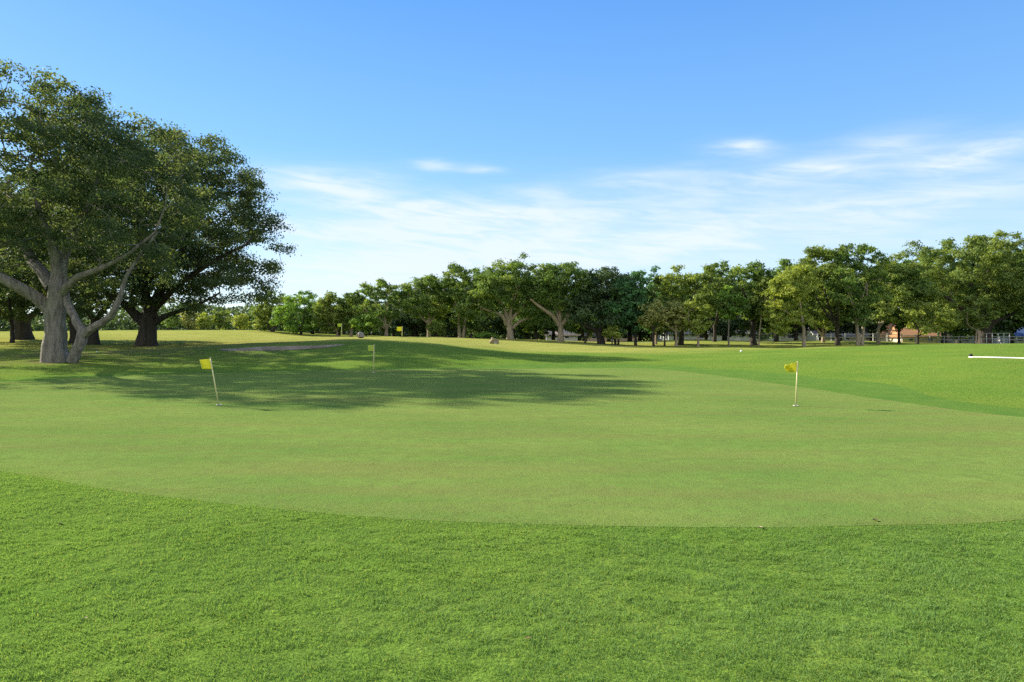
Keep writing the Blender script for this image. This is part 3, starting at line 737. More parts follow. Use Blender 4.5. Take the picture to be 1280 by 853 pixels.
# shaded back rows: copies of three trees built here
def copy_tree(src, loc, rz, sc, label, group, name):
    r = src.copy(); COL.objects.link(r); r.name = name
    r.location = loc; r.rotation_euler = (0, 0, rz); r.scale = (sc[0], sc[0], sc[1])
    r['label'] = label; r['group'] = group
    for ch in src.children:
        c = ch.copy(); COL.objects.link(c); c.parent = r
    return r
GR = 'shaded trees behind the row across the fairway'
LB = 'dark shaded tree in the back row behind the fairway trees'
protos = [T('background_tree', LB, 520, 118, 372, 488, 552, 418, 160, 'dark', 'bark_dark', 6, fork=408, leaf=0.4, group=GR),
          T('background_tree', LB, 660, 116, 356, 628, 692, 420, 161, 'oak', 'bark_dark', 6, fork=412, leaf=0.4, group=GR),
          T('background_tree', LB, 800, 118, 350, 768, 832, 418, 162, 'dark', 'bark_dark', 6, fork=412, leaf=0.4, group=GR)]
rr = random.Random(4)
spots = []
for px in range(395, 1420, 30):
    if 1095 < px < 1200 : continue
    spots.append((px+rr.uniform(-8, 8), 112+rr.uniform(-4, 10), 1.0))
for px in range(420, 1400, 44): spots.append((px+rr.uniform(-12, 12), 150+rr.uniform(-8, 16), 1.25))
LB2 = 'distant tree filling the gaps far behind the fairway row'
for i, (px, d, s) in enumerate(spots):
    src = protos[rr.randrange(3)]; g = ground_at(px, d)
    prof = np.interp(px, [395, 450, 500, 640, 760, 860, 960, 1060, 1150, 1300, 1420], [370, 366, 350, 346, 352, 346, 345, 325, 330, 312, 312])+rr.uniform(4, 22)+ (6 if d > 140 else 0)
    want = EYE+(HZ-prof)/F*d-g[2]
    hsrc = {160: (418-372)*118/F, 161: 0, 162: 0}
    h0 = {0: 6.7, 1: 8.6, 2: 9.3}[protos.index(src)]
    sz = max(0.6, want/h0); copy_tree(src, tuple(g), rr.uniform(0, 6.28), (0.5*sz+0.5*s, sz), LB if d < 140 else LB2, GR if d < 140 else 'distant trees behind the fairway row', 'background_tree')

# the far wood that closes the view between the trunks
def far_wood(name, label, px0, px1, d, seed, n, top, z0, mat):
    rng = np.random.default_rng(seed)
    N = n; px = px0+(px1-px0)*rng.random(N); dd = d+rng.normal(size=N)*6
    x = (px-CX)/F*dd
    u = vnoise(px/26.0, px*0+seed); tz = top*(0.65+0.6*u)
    z = z0+tz*rng.random(N)**0.9; low_ = rng.random(N) < 0.3; z = np.where(low_, 4.5*rng.random(N), z)
    pos = np.stack([x, dd, z], 1)
    nrm = rng.normal(size=(N, 3)); nrm /= np.linalg.norm(nrm, axis=1, keepdims=True)
    t1 = np.cross(nrm, rng.normal(size=(N, 3))); t1 /= np.linalg.norm(t1, axis=1, keepdims=True); t2 = np.cross(nrm, t1)
    sz = 0.7*(0.6+0.8*rng.random(N)); t1 *= sz[:, None]*.5; t2 *= sz[:, None]*.35
    V = np.stack([pos-t1, pos+t2, pos+t1, pos-t2], 1)
    me = mesh_np(name, V.reshape(-1, 3), np.arange(N*4).reshape(-1, 4))
    attr(me, 'rnd', 'FACE', rng.random(N)); attr(me, 'clump', 'FACE', (vnoise(px/7.0, z) > 0.7)*0.6)
    prop(link(name, me, mat), label, 'woodland', kind='stuff')
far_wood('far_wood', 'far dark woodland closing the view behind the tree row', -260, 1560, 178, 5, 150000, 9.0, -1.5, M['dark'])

# ------------------------------------------------------------------ flags
def m_cloth(name, col):
    t = NT(name); co = t.n('ShaderNodeTexCoord').outputs['Object']
    c = t.mix(t.noise(co, 9, 3), tuple(v*0.85 for v in col), col)
    p = t.pbr(c, 0.7, 0.2); tr = t.n('ShaderNodeBsdfTranslucent'); t.l(c, tr.inputs['Color'])
    ms = t.n('ShaderNodeMixShader'); ms.inputs[0].default_value = 0.35
    t.l(p.outputs[0], ms.inputs[1]); t.l(tr.outputs[0], ms.inputs[2]); return t.done(ms.outputs[0])
M['flag'] = m_cloth('flag_yellow', (0.72, 0.7, 0.05)); M['flag_lime'] = m_cloth('flag_lime', (0.5, 0.62, 0.1))
M['pole'] = m_plain('pole_cream', (0.55, 0.5, 0.25), 0.4, 0.4, 0.1, 8)
M['cup'] = m_plain('cup_white', (0.75, 0.75, 0.72), 0.4, 0.4, 0.05); M['hole'] = m_plain('hole_dark', (0.02, 0.02, 0.018), 0.9, 0.1, 0.2)
def pin(label, px, d, py_top, lean_px, fw, fh, fold, mat, r=0.014, cup=True):
    b = ground_at(px, d); root = empty('golf_flag', b); prop(root, label, 'golf flag', 'yellow flags on short pins')
    s = d/F; by = HZ+(EYE-b[2])/s
    hgt = (by-py_top)*s; lx = lean_px*s
    z0 = 0.012
    m = MB(); m.tube([(0, 0, -0.02), (lx*0.5, 0.0, hgt*0.5), (lx, 0, hgt)], [r, r*0.92, r*0.85], 10); pole = m.build('pole', M['pole'], root, True)
    m = MB(); m.tube([(lx, 0, hgt-0.004), (lx*1.002, 0, hgt+0.012), (lx*1.004, 0, hgt+0.02)], [r*1.2, r*1.3, r*0.5], 10); m.build('pole_cap', M['pole'], root, True)
    # cloth: a bent, sagging sheet of real thickness
    nu, nv = 14, 9; vs = []; fs = []
    for side in (-1, 1):
        for i in range(nu+1):
            u = i/nu
            for j in range(nv+1):
                v = j/nv
                zz = hgt-0.01-fh*s*v-fold*fh*s*(u**1.5)*(0.25 if v < 0.5 else 0.02)
                xx = lx*(zz/hgt)-r-u*fw*s*(1-0.12*fold*v)
                yy = 0.035*math.sin(u*5.0+v*(1+3*fold)+0.4)*u+0.05*fold*math.sin(u*7+v*4)*u
                vs.append((xx, yy+side*0.0015, zz))
    K = (nu+1)*(nv+1)
    for i in range(nu):
        for j in range(nv):
            a = i*(nv+1)+j; fs.append((a, a+1, a+nv+2, a+nv+1)); fs.append((K+a, K+a+nv+1, K+a+nv+2, K+a+1))
    ring = [i*(nv+1) for i in range(nu+1)]+[nu*(nv+1)+j for j in range(1, nv+1)]+[i*(nv+1)+nv for i in range(nu-1, -1, -1)]+[j for j in range(nv-1, 0, -1)]
    for i in range(len(ring)):
        a, c = ring[i], ring[(i+1) % len(ring)]; fs.append((a, c, K+c, K+a))
    m = MB(); m.add(vs, fs); m.build('flag_cloth', mat, root, True)
    if cup:
        m = MB(); n = 24; vs = []; fs = []
        for rad, z in ((0.056, z0+0.002), (0.056, z0+0.008), (0.049, z0+0.008), (0.049, z0+0.002)):
            vs += [(rad*math.cos(2*math.pi*k/n), rad*math.sin(2*math.pi*k/n), z) for k in range(n)]
        for q in range(3): fs += [(q*n+k, q*n+(k+1) % n, (q+1)*n+(k+1) % n, (q+1)*n+k) for k in range(n)]
        m.add(vs, fs); cupo = m.build('cup', M['cup'], root, True)
        m = MB(); m.add([(0.0485*math.cos(2*math.pi*k/n), 0.0485*math.sin(2*math.pi*k/n), z0+0.0045) for k in range(n)], [tuple(range(n))])
        m.build('hole', M['hole'], cupo)
    return root
pin('nearest yellow flag at left, its pole leaning left on the sunny green', 273.5, 15.04, 448.5, -10.5, 12.5, 12.5, 0.25, M['flag'])
pin('lime square flag standing upright in the tree shade at the far side of the green', 467, 27.0, 431.5, 0.5, 7, 7.5, 0.0, M['flag_lime'], 0.016)
pin('yellow flag with folded cloth on the right side of the green', 994.5, 14.9, 453.0, 2.5, 14.5, 11.5, 1.0, M['flag'])
pin('far yellow flag on the fairway crest right of the grey rock', 502.5, 66, 408.5, 0.4, 6.5, 5.5, 0.2, M['flag'], 0.03, False)
pin('farthest-left pale yellow-green flag among the tree trunks beyond the mound', 427.0, 68, 404.5, 0.2, 5, 4.0, 0.3, M['flag_lime'], 0.025, False)

# ------------------------------------------------------------------ rocks and small things
def rock(label, px, py, d, w, h, seed, mat, dep=0.8):
    rng = np.random.default_rng(seed); b = ground_at(px, d)
    bm = bmesh.new(); bmesh.ops.create_icosphere(bm, subdivisions=4, radius=1.0)
    dirs = rng.normal(size=(9, 3)); dirs /= np.linalg.norm(dirs, axis=1, keepdims=True); off = 0.6+0.35*rng.random(9)
    for v in bm.verts:
        p = np.array(v.co); 
        for q, o_ in zip(dirs, off):
            e = p @ q-o_
            if e > 0: p = p-q*e*0.9
        k = 1+0.07*math.sin(p[0]*7+seed)+0.06*math.sin(p[1]*9+p[2]*8)
        taper = 1-0.28*max(0, p[2])
        v.co = (p[0]*k*w/2*taper+0.12*w*max(0, p[2])*(-0.6), p[1]*k*w/2*dep*taper, (p[2]*0.62+0.38)*h)
    me = bpy.data.meshes.new('boulder'); bm.to_mesh(me); bm.free()
    o = link('boulder', me, mat, None, True); o.location = tuple(b-np.array([0, 0, 0.03])); prop(o, label, 'rock', 'rocks on the fairway'); return o
def m_rock(name, a, b, c2):
    t = NT(name); co = t.n('ShaderNodeTexCoord').outputs['Object']
    f = t.noise(co, 4, 6, 0.7); g = t.noise(co, 1.6, 3)
    c = t.mix(t.ramp(f, [(0.35, 0.0), (0.65, 1.0)]), a, b); c = t.mix(t.ramp(g, [(0.58, 0.0), (0.66, 1.0)]), c, c2)
    return t.done(t.pbr(c, 0.9, 0.2, f, 0.8, 0.08))
rock('grey weathered rock on the fairway just behind the grassy mound', 451, 425, 60, 0.76, 0.6, 3, m_rock('rock_grey', (0.1, 0.09, 0.085), (0.36, 0.33, 0.3), (0.05, 0.045, 0.04)))
rock('pointed tan-brown rock in front of the tallest middle oak', 617.5, 432, 67, 0.95, 0.76, 8, m_rock('rock_tan', (0.12, 0.1, 0.06), (0.34, 0.29, 0.17), (0.42, 0.4, 0.36)))

def ball(name, label, cat, px, d, r, mat, zoff=0.0):
    b = ground_at(px, d); bm = bmesh.new(); bmesh.ops.create_icosphere(bm, subdivisions=3, radius=r)
    for v in bm.verts:
        v.co.z *= 0.92; v.co *= 1+0.012*math.sin(60*v.co.x/r*0.3)*math.sin(60*v.co.y/r*0.3)
    me = bpy.data.meshes.new(name); bm.to_mesh(me); bm.free()
    o = link(name, me, mat, None, True); o.location = (b[0], b[1], b[2]+r*0.9+zoff); return prop(o, label, cat)
def solve_d(px, py, lo, hi):
    """distance at which the ground shows at this photograph height"""
    ds = np.linspace(lo, hi, 300); xs = (px-CX)/F*ds; z = H(xs, ds); yy = HZ+(EYE-z)/ds*F
    return float(ds[np.abs(yy-py).argmin()])
ball('tee_marker', 'small white round marker on the sunny fairway below the stout black trunk', 'marker', 926.5, solve_d(926, 440.5, 32, 70), 0.085, M['white_paint'])
ball('golf_ball', 'small white ball on the shaded grass right of the big oak', 'golf ball', 121, solve_d(121, 441, 33, 50), 0.045, M['white_paint'])
dS = solve_d(1212, 447.5, 20, 45); a = ground_at(1211, dS); b = ground_at(1300, solve_d(1300, 449.8, 20, 45))
m = MB(); n_ = 12
m.tube([(a[0]+(b[0]-a[0])*i/n_, a[1]+(b[1]-a[1])*i/n_, Hs(a[0]+(b[0]-a[0])*i/n_, a[1]+(b[1]-a[1])*i/n_)+0.028) for i in range(n_+1)], 0.027, 10)
prop(m.build('white_pipe', M['white_paint'], None, True), 'long thin white strip lying across the grass bank at right', 'pipe')
M['black'] = m_plain('black_rubber', (0.02, 0.02, 0.02), 0.6, 0.3, 0.2)
ball('round_marker', 'small black knob in the grass at the end of the white strip', 'marker', 1213.5, dS+0.5, 0.075, M['black'])

# fallen leaves on the near grass
M['litter'] = m_plain('dead_leaf', (0.16, 0.1, 0.05), 0.8, 0.2, 0.4, 40)
M['litter_pale'] = m_plain('dead_leaf_pale', (0.45, 0.36, 0.2), 0.8, 0.2, 0.3, 40)
def leaf_thing(label, px, py, L, mat, rz):
    x, y = flat(px, py); b = np.array([x, y, Hs(x, y)+(0.009 if py < 662 else 0.02)])
    m = MB(); vs = []; fs = []
    for side in (0, 1):
        for i in range(7):
            u = i/6; w = math.sin(math.pi*min(1, u*0.95+0.03))*L*0.3
            for j in (-1, 0, 1): vs.append(((u-0.5)*L, j*w, (0.25*L*(u-0.5)**2*4*0.4+abs(j)*w*0.35)+side*0.0012))
    for side in (0, 1):
        for i in range(6):
            for j in range(2):
                q = side*21+i*3+j; f = (q, q+3, q+4, q+1); fs.append(f if side else f[::-1])
    m.add(vs, fs); o = m.build('fallen_leaf', mat, None, True); o.location = tuple(b); o.rotation_euler = (0.1, 0.15, rz)
    prop(o, label, 'leaf', 'fallen leaves on the near grass')
leaf_thing('brown curled leaf on the front edge of the green, right of centre', 1094, 652, 0.065, M['litter'], 0.4)
leaf_thing('pale dry leaf where the rough meets the green, right of centre', 950, 661, 0.07, M['litter_pale'], 1.2)
leaf_thing('small brown leaf in the rough at the far left', 75, 656, 0.05, M['litter'], 2.0)
leaf_thing('tiny pale leaf in the rough at lower left', 107, 777, 0.022, M['litter_pale'], 0.9)
leaf_thing('dark brown leaf in the rough at bottom centre right', 660, 803, 0.035, M['litter'], 2.7)

# ------------------------------------------------------------------ houses and fences behind the trees
def m_wall(name, col):
    return m_plain(name, col, 0.8, 0.2, 0.12, 1.5)
def m_roof(name, a, b):
    t = NT(name); co = t.n('ShaderNodeTexCoord').outputs['Object']
    w = t.n('ShaderNodeTexWave', wave_type='BANDS', bands_direction='Z'); w.inputs['Scale'].default_value = 6.0; w.inputs['Distortion'].default_value = 1.0
    t.l(co, w.inputs['Vector']); f = t.noise(co, 2.2, 4)
    c = t.mix(f, a, b); c = t.mix(t.math('MULTIPLY', w.outputs['Fac'], 0.35), c, tuple(v*0.6 for v in a))
    return t.done(t.pbr(c, 0.85, 0.15, w.outputs['Fac'], 0.5, 0.04))
M['w_white'] = m_wall('wall_white', (0.46, 0.45, 0.42)); M['w_pale'] = m_wall('wall_pale', (0.36, 0.38, 0.33)); M['w_cream'] = m_wall('wall_cream', (0.6, 0.52, 0.36)); M['w_pink'] = m_wall('wall_pink', (0.5, 0.36, 0.3))
M['r_orange'] = m_roof('roof_orange', (0.36, 0.18, 0.085), (0.48, 0.27, 0.13)); M['r_grey'] = m_roof('roof_grey', (0.1, 0.1, 0.105), (0.2, 0.19, 0.19)); M['r_blue'] = m_roof('roof_blue', (0.05, 0.09, 0.2), (0.1, 0.16, 0.32)); M['r_tan'] = m_roof('roof_tan', (0.36, 0.27, 0.2), (0.5, 0.4, 0.3))
t = NT('window_glass'); gp_ = t.pbr((0.02, 0.025, 0.03), 0.08, 0.5); M['glass'] = t.done(gp_)
def house(label, px0, px1, d, eave_y, ridge_y, wall, roof, wins=(), doors=(), depth=9.0, hip=0.0, chimney=None):
    s = d/F; x0, x1 = (px0-CX)*s, (px1-CX)*s; cx_ = 0.5*(x0+x1)
    ze = EYE+(HZ-eave_y)*s; zr = EYE+(HZ-ridge_y)*s; zg = min(Hs(x0, d), Hs(x1, d), Hs(x0, d+depth), Hs(x1, d+depth))-0.4
    root = empty('house', (cx_, d, zg)); prop(root, label, 'house', 'houses behind the trees')
    hx = (x1-x0)/2; E_ = ze-zg; Rz = zr-zg
    m = MB(); m.box(-hx, hx, 0, depth, 0, E_)
    hp = hip*hx
    if hp == 0: m.add([(-hx, 0, E_), (-hx, depth, E_), (-hx, depth/2, Rz-0.15), (hx, 0, E_), (hx, depth, E_), (hx, depth/2, Rz-0.15)], [(0, 1, 2), (5, 4, 3)])
    wl = m.build('wall', wall, root)
    m = MB(); o = 0.55; th = 0.16; kk = (Rz-E_)/(depth/2)*o
    A = [(-hx-o, -o, E_-kk), (hx+o, -o, E_-kk), (hx+o-hp, depth/2, Rz), (-hx-o+hp, depth/2, Rz), (-hx-o, depth+o, E_-kk), (hx+o, depth+o, E_-kk)]
    top = [(a[0], a[1], a[2]+th) for a in A]
    vs = A+top
    fs = [(7-1+0, 7, 8, 9), (9, 8, 11, 10), (0, 3, 2, 1), (3, 4, 5, 2), (0, 1, 7, 6), (5, 4, 10, 11), (1, 2, 8, 7), (2, 5, 11, 8), (4, 3, 9, 10), (3, 0, 6, 9)]
    if hp > 0: fs += [(7, 11, 8), (6, 9, 10), (1, 5, 2), (0, 3, 4)]
    m.add(vs, fs); rf = m.build('roof', roof, root)
    if chimney:
        m = MB(); cxx = hx*chimney; m.box(cxx-.35, cxx+.35, depth/2-.35, depth/2+.35, Rz-0.3, Rz+0.9); m.box(cxx-.42, cxx+.42, depth/2-.42, depth/2+.42, Rz+0.9, Rz+1.0); m.build('chimney', wall, rf)
    for (a, b_, ya, yb) in wins:
        xa, xb = (a-CX)*s-cx_, (b_-CX)*s-cx_; za, zb = EYE+(HZ-yb)*s-zg, EYE+(HZ-ya)*s-zg
        m = MB(); f_ = 0.09
        m.box(xa-f_, xb+f_, -0.06, 0.03, zb, zb+f_); m.box(xa-f_, xb+f_, -0.09, 0.03, za-f_, za); m.box(xa-f_, xa, -0.06, 0.03, za, zb); m.box(xb, xb+f_, -0.06, 0.03, za, zb)
        nmul = max(1, int((xb-xa)/1.0))
        for q in range(1, nmul): xm = xa+(xb-xa)*q/nmul; m.box(xm-.03, xm+.03, -0.05, 0.03, za, zb)
        w_ = m.build('window', M['white_paint'], root)
        m = MB(); m.box(xa, xb, -0.025, -0.005, za, zb); m.build('pane', M['glass'], w_)
    for (a, b_) in doors:
        xa, xb = (a-CX)*s-cx_, (b_-CX)*s-cx_
        m = MB(); m.box(xa, xb, -0.07, -0.005, 0.3, min(2.5, E_-0.2)); dr_ = m.build('door', M['w_white'], root)
        m = MB(); m.tube([(xb-0.12, -0.12, 1.35), (xb-0.12, -0.07, 1.35)], 0.035, 8); m.build('handle', M['black'], dr_)
    return root
house('long low pale green-grey house with dark windows behind the stout black trunk', 836, 1016, 142, 417.3, 407, M['w_pale'], M['r_grey'],
      wins=[(874, 886, 418.6, 423), (889, 893, 418.6, 421.5), (905, 913, 419, 422.5), (960, 968, 419, 422.5), (984, 996, 418.8, 423)], doors=[(920, 925)], depth=11)
house('house with orange tiled roof behind the small yellow-green tree', 1128, 1184, 128, 420.5, 404.5, M['w_cream'], M['r_orange'],
      wins=[(1136, 1141, 422.5, 426), (1160, 1166, 422.5, 426)], doors=[(1171, 1177)], depth=12, hip=0.45)
house('white house with grey roof and a row of dark windows left of the huge oak', 1190, 1250, 131, 420.8, 409, M['w_white'], M['r_grey'],
      wins=[(1193, 1200, 423, 426.5), (1203, 1212, 423, 426.5), (1215, 1222, 423, 426.5)], doors=[(1240, 1246)], depth=10)
house('house with dark blue roof at the right edge', 1264, 1345, 126, 421, 408, M['w_white'], M['r_blue'], wins=[(1270, 1279, 423, 427), (1300, 1310, 423, 427)], doors=[(1288, 1294)], depth=10)
house('small pale house with tan roof seen left of the bent black trunk', 684, 722, 146, 419, 412.5, M['w_white'], M['r_tan'], wins=[(690, 694, 420.5, 423), (706, 711, 420.5, 423)], doors=[(715, 719)], depth=8)
house('small pinkish house seen between the bent trunk and the dark twin stems', 734, 800, 148, 419.5, 411, M['w_pink'], M['r_grey'], wins=[(740, 745, 420.8, 423.4), (777, 783, 420.8, 423.4)], doors=[(763, 769)], depth=9)
house('grey-white building among trees right of the dark trunk', 1024, 1096, 136, 420.5, 410, M['w_pale'], M['r_grey'], wins=[(1038, 1046, 422, 425), (1056, 1062, 422, 425), (1082, 1088, 422, 425)], doors=[(1068, 1073)], depth=9)

M['fence_paint'] = m_plain('fence_paint', (0.4, 0.4, 0.38), 0.6, 0.2, 0.2)
def rail_fence(label, px0, px1, d0, d1, h, n, zs, name='rail_fence'):
    a = ground_at(px0, d0); b = ground_at(px1, d1)
    root = empty(name, a); prop(root, label, 'fence')
    P_ = [np.array([a[0]+(b[0]-a[0])*i/n, a[1]+(b[1]-a[1])*i/n]) for i in range(n+1)]
    zz = [Hs(*p) for p in P_]
    for p, z in zip(P_, zz):
        m = MB(); x, y = p[0]-a[0], p[1]-a[1]; m.box(x-.06, x+.06, y-.06, y+.06, z-a[2]-0.3, z-a[2]+h+0.08); m.box(x-.08, x+.08, y-.08, y+.08, z-a[2]+h+0.08, z-a[2]+h+0.11)
        m.build('post', M['fence_paint'], root)
    for q in zs:
        m = MB()
        for i in range(n):
            x0, y0 = P_[i]-a[:2]; x1, y1 = P_[i+1]-a[:2]; za, zb = zz[i]-a[2]+h*q, zz[i+1]-a[2]+h*q
            m.add([(x0, y0-.1, za), (x1, y1-.1, zb), (x1, y1-.062, zb), (x0, y0-.062, za), (x0, y0-.1, za+.11), (x1, y1-.1, zb+.11), (x1, y1-.062, zb+.11), (x0, y0-.062, za+.11)],
                  [(3,2,1,0),(4,5,6,7),(0,1,5,4),(1,2,6,5),(2,3,7,6),(3,0,4,7)])
        m.build('rail', M['fence_paint'], root)
rail_fence('low white rail fence along the far edge at right, before the houses', 1022, 1345, 104, 100, 1.05, 18, (0.5, 0.92))
M['galv'] = m_plain('galvanised', (0.45, 0.46, 0.46), 0.4, 0.5, 0.1)
def wire_fence(label, px0, px1, d, h, n):
    a = ground_at(px0, d); b = ground_at(px1, d); root = empty('wire_fence', a); prop(root, label, 'fence')
    for i in range(n+1):
        x = (b[0]-a[0])*i/n; z = Hs(a[0]+x, d)-a[2]; m = MB(); m.tube([(x, 0, z-.2), (x, 0, z+h)], 0.045, 8); m.build('post', M['galv'], root)
    for q in (0.08, 0.5, 0.98):
        m = MB(); m.tube([((b[0]-a[0])*i/n, 0, Hs(a[0]+(b[0]-a[0])*i/n, d)-a[2]+h*q) for i in range(n+1)], 0.02, 6); m.build('rail', M['galv'], root)
wire_fence('taller grey post fence section around the huge right oak trunk', 1226, 1262, 90, 1.5, 5)

# ------------------------------------------------------------------ light, sky, camera
AZ, ELV = 60.0, 25.5          # sun: degrees left of the view, degrees up
sun = bpy.data.lights.new('sun', 'SUN'); sun.energy = 3.3; sun.angle = math.radians(0.55); sun.color = (1.0, 0.9, 0.74)
so = bpy.data.objects.new('sun', sun); COL.objects.link(so)
sv = Vector((-math.sin(math.radians(AZ))*math.cos(math.radians(ELV)), math.cos(math.radians(AZ))*math.cos(math.radians(ELV)), math.sin(math.radians(ELV))))
so.rotation_euler = sv.to_track_quat('Z', 'Y').to_euler(); so.location = sv*60

w = bpy.data.worlds.new('World'); S.world = w; w.use_nodes = True
nt = w.node_tree; nt.nodes.clear()
def N(typ, **kw):
    nd = nt.nodes.new(typ)
    for k, v in kw.items(): setattr(nd, k, v)
    return nd
def wm(op, a, b=None, clamp=False):
    nd = N('ShaderNodeMath', operation=op); nd.use_clamp = clamp
    for i, v in ((0, a), (1, b)):
        if v is None: continue
        if isinstance(v, bpy.types.NodeSocket): nt.links.new(v, nd.inputs[i])
        else: nd.inputs[i].default_value = v
    return nd.outputs[0]
sky = N('ShaderNodeTexSky', sky_type='NISHITA'); sky.sun_disc = False
sky.sun_elevation = math.radians(ELV); sky.sun_rotation = math.radians(-AZ)
sky.air_density = 1.0; sky.dust_density = 0.15; sky.ozone_density = 3.0; sky.altitude = 0
hs = N('ShaderNodeHueSaturation'); hs.inputs['Saturation'].default_value = 1.22; hs.inputs['Hue'].default_value = 0.504; hs.inputs['Value'].default_value = 1.06; nt.links.new(sky.outputs[0], hs.inputs['Color'])
tc = N('ShaderNodeTexCoord'); sep = N('ShaderNodeSeparateXYZ'); nt.links.new(tc.outputs['Generated'], sep.inputs[0])
az = wm('ARCTAN2', sep.outputs['X'], sep.outputs['Y']); el = wm('ARCSINE', sep.outputs['Z'])
def gauss(v, c, s):
    q = wm('DIVIDE', wm('SUBTRACT', v, math.radians(c)), math.radians(s)); q = wm('MULTIPLY', q, q); return wm('POWER', 2.718, wm('MULTIPLY', q, -1.0))
def comb(sx, sy, tilt, ox=0.0):
    cb = N('ShaderNodeCombineXYZ'); nt.links.new(wm('MULTIPLY', az, sx), cb.inputs[0])
    nt.links.new(wm('ADD', wm('MULTIPLY', el, sy), wm('ADD', wm('MULTIPLY', az, tilt), ox)), cb.inputs[1]); return cb.outputs[0]
def wn(vec, scale, det, rough=0.55, dist=0.0):
    nd = N('ShaderNodeTexNoise'); nd.inputs['Scale'].default_value = scale; nd.inputs['Detail'].default_value = det; nd.inputs['Roughness'].default_value = rough; nd.inputs['Distortion'].default_value = dist
    nt.links.new(vec, nd.inputs['Vector']); return nd.outputs['Fac']
def ss(v, a, b):
    mr = N('ShaderNodeMapRange', interpolation_type='SMOOTHSTEP'); mr.inputs[1].default_value = a; mr.inputs[2].default_value = b
    nt.links.new(v, mr.inputs[0]); return mr.outputs[0]
n1 = wn(comb(3.0, 20, 1.5, 3.0), 1.0, 5, 0.55); n2 = wn(comb(4.0, 26, -3.0, 11.0), 1.0, 5, 0.55); n3 = wn(comb(9.0, 60, 6.0, 5.0), 1.0, 6, 0.62, 0.5)
azw = wm('ADD', az, wm('MULTIPLY', wm('SUBTRACT', n1, 0.5), 0.16)); elw = wm('ADD', el, wm('MULTIPLY', wm('SUBTRACT', n2, 0.5), 0.035))
streaks = [(415,232,100,17,-.03,.85),(540,264,140,14,-.05,.85),(440,288,170,16,-.02,.7),(455,338,160,22,0.02,.95),(700,262,190,20,.02,.45),(820,300,340,36,.03,.8),(640,320,200,14,0,.5),(950,228,115,15,.05,.55),
           (815,222,75,11,.02,.5),(938,186,40,10,-.12,.85),(1105,186,75,20,.12,.5),(1205,192,95,15,.16,.85),(1010,216,45,9,.05,.42),(545,210,30,6,0,.55),(610,212,24,7,0,.55),
           (1160,243,170,24,.05,.45),(690,243,45,9,0,.4),(-250,230,300,40,.05,.5),(1600,220,200,40,.1,.6)]
acc = None
for (px, py, hw, hh, tl, stg) in streaks:
    a0 = math.atan((px-CX)/F); e0 = math.atan((HZ-py)/F*math.cos(a0)); sa = hw/F*math.cos(a0)**2; se = hh/F*math.cos(a0)
    u = wm('SUBTRACT', azw, a0); v = wm('SUBTRACT', wm('SUBTRACT', elw, e0), wm('MULTIPLY', u, tl))
    u = wm('DIVIDE', u, sa); v = wm('DIVIDE', v, se)
    g_ = wm('MULTIPLY', wm('POWER', 2.718, wm('MULTIPLY', wm('ADD', wm('MULTIPLY', u, u), wm('MULTIPLY', v, v)), -1.0)), stg)
    acc = g_ if acc is None else wm('ADD', acc, g_)
cl = wm('MULTIPLY', acc, wm('ADD', wm('MULTIPLY', ss(n3, 0.3, 0.68), 0.75), 0.4))
haze_ = wm('MULTIPLY', ss(el, math.radians(13), math.radians(1.0)), 0.16)
cl = wm('MINIMUM', wm('ADD', wm('MULTIPLY', cl, 0.98), haze_), 0.9)
rear_fill = wm('MULTIPLY', ss(sep.outputs['Y'], 0.15, -0.3), wm('MULTIPLY', ss(el, math.radians(3), math.radians(12)), ss(el, math.radians(70), math.radians(45))))  # unseen bright clouds added behind the camera as fill for shaded fronts
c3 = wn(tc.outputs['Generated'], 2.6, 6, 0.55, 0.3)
rear_fill = wm('MULTIPLY', rear_fill, ss(c3, 0.4, 0.56))
gr = N('ShaderNodeValToRGB'); er = gr.color_ramp.elements
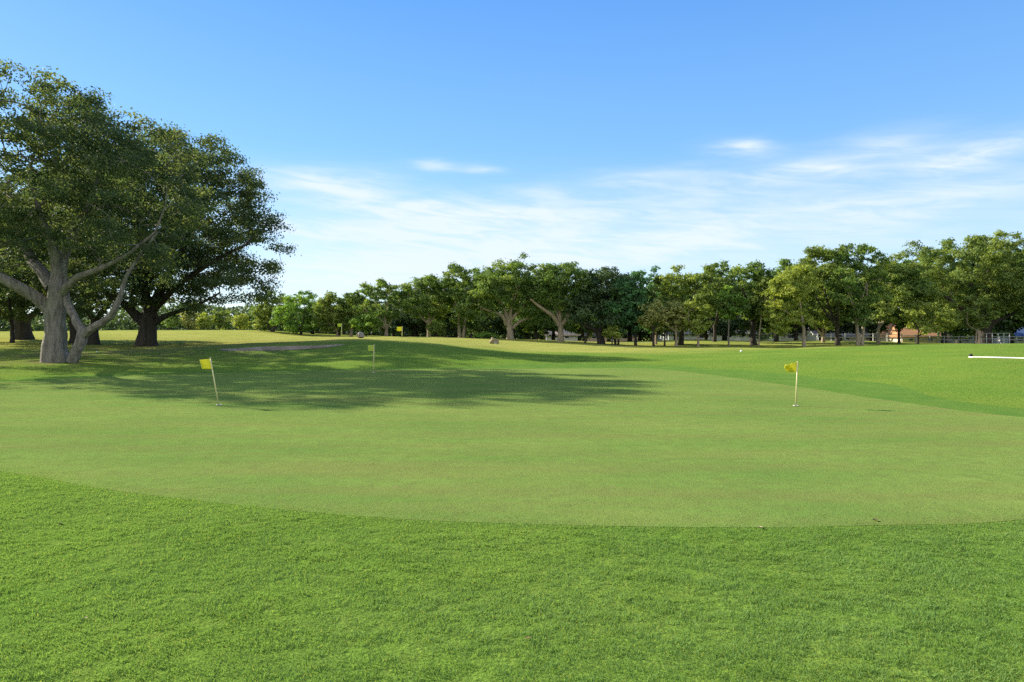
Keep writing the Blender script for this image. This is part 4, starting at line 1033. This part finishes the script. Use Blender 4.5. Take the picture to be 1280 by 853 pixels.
stops = [(0.0, (0.60, 0.78, 0.95)), (0.16, (0.43, 0.68, 0.95)), (0.33, (0.24, 0.52, 0.93)), (0.6, (0.125, 0.36, 0.88)), (1.0, (0.07, 0.24, 0.72))]
while len(er) < len(stops): er.new(0.5)
for e_, (p_, c_) in zip(er, stops): e_.position = p_; e_.color = c_+(1,)
nt.links.new(wm('DIVIDE', el, math.radians(45), True), gr.inputs['Fac'])
vs_ = N('ShaderNodeVectorMath', operation='SCALE'); vs_.inputs['Scale'].default_value = 4.9; nt.links.new(gr.outputs[0], vs_.inputs[0])
gm_ = N('ShaderNodeMix', data_type='RGBA'); gm_.inputs[0].default_value = 0.72; nt.links.new(hs.outputs[0], gm_.inputs[6]); nt.links.new(vs_.outputs[0], gm_.inputs[7])
mx = N('ShaderNodeMix', data_type='RGBA'); nt.links.new(cl, mx.inputs[0]); nt.links.new(gm_.outputs[2], mx.inputs[6]); mx.inputs[7].default_value = (3.9, 4.35, 5.0, 1)
bg = N('ShaderNodeBackground'); bg.inputs['Strength'].default_value = 0.06; mx2 = N('ShaderNodeMix', data_type='RGBA'); nt.links.new(rear_fill, mx2.inputs[0]); nt.links.new(mx.outputs[2], mx2.inputs[6]); mx2.inputs[7].default_value = (7.4, 7.2, 6.8, 1)
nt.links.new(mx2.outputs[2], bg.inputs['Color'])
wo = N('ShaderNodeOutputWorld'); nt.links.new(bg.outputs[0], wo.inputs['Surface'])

cam = bpy.data.cameras.new('camera'); cam.sensor_width = 36.0; cam.lens = 36.0*F/1280.0
cam.shift_y = -(426.5-HZ)/1280.0; cam.clip_start = 0.05; cam.clip_end = 8000
cobj = bpy.data.objects.new('camera', cam); COL.objects.link(cobj); cobj.location = (0, 0, EYE); cobj.rotation_euler = (math.radians(90), 0, 0)
S.camera = cobj
S.view_settings.view_transform = 'Standard'; S.view_settings.look = 'None'; S.view_settings.gamma = 1.0; S.view_settings.use_curve_mapping = False
S.view_settings.exposure = 1.92
S.cycles.max_bounces = 8; S.cycles.transmission_bounces = 6; S.cycles.use_denoising = False
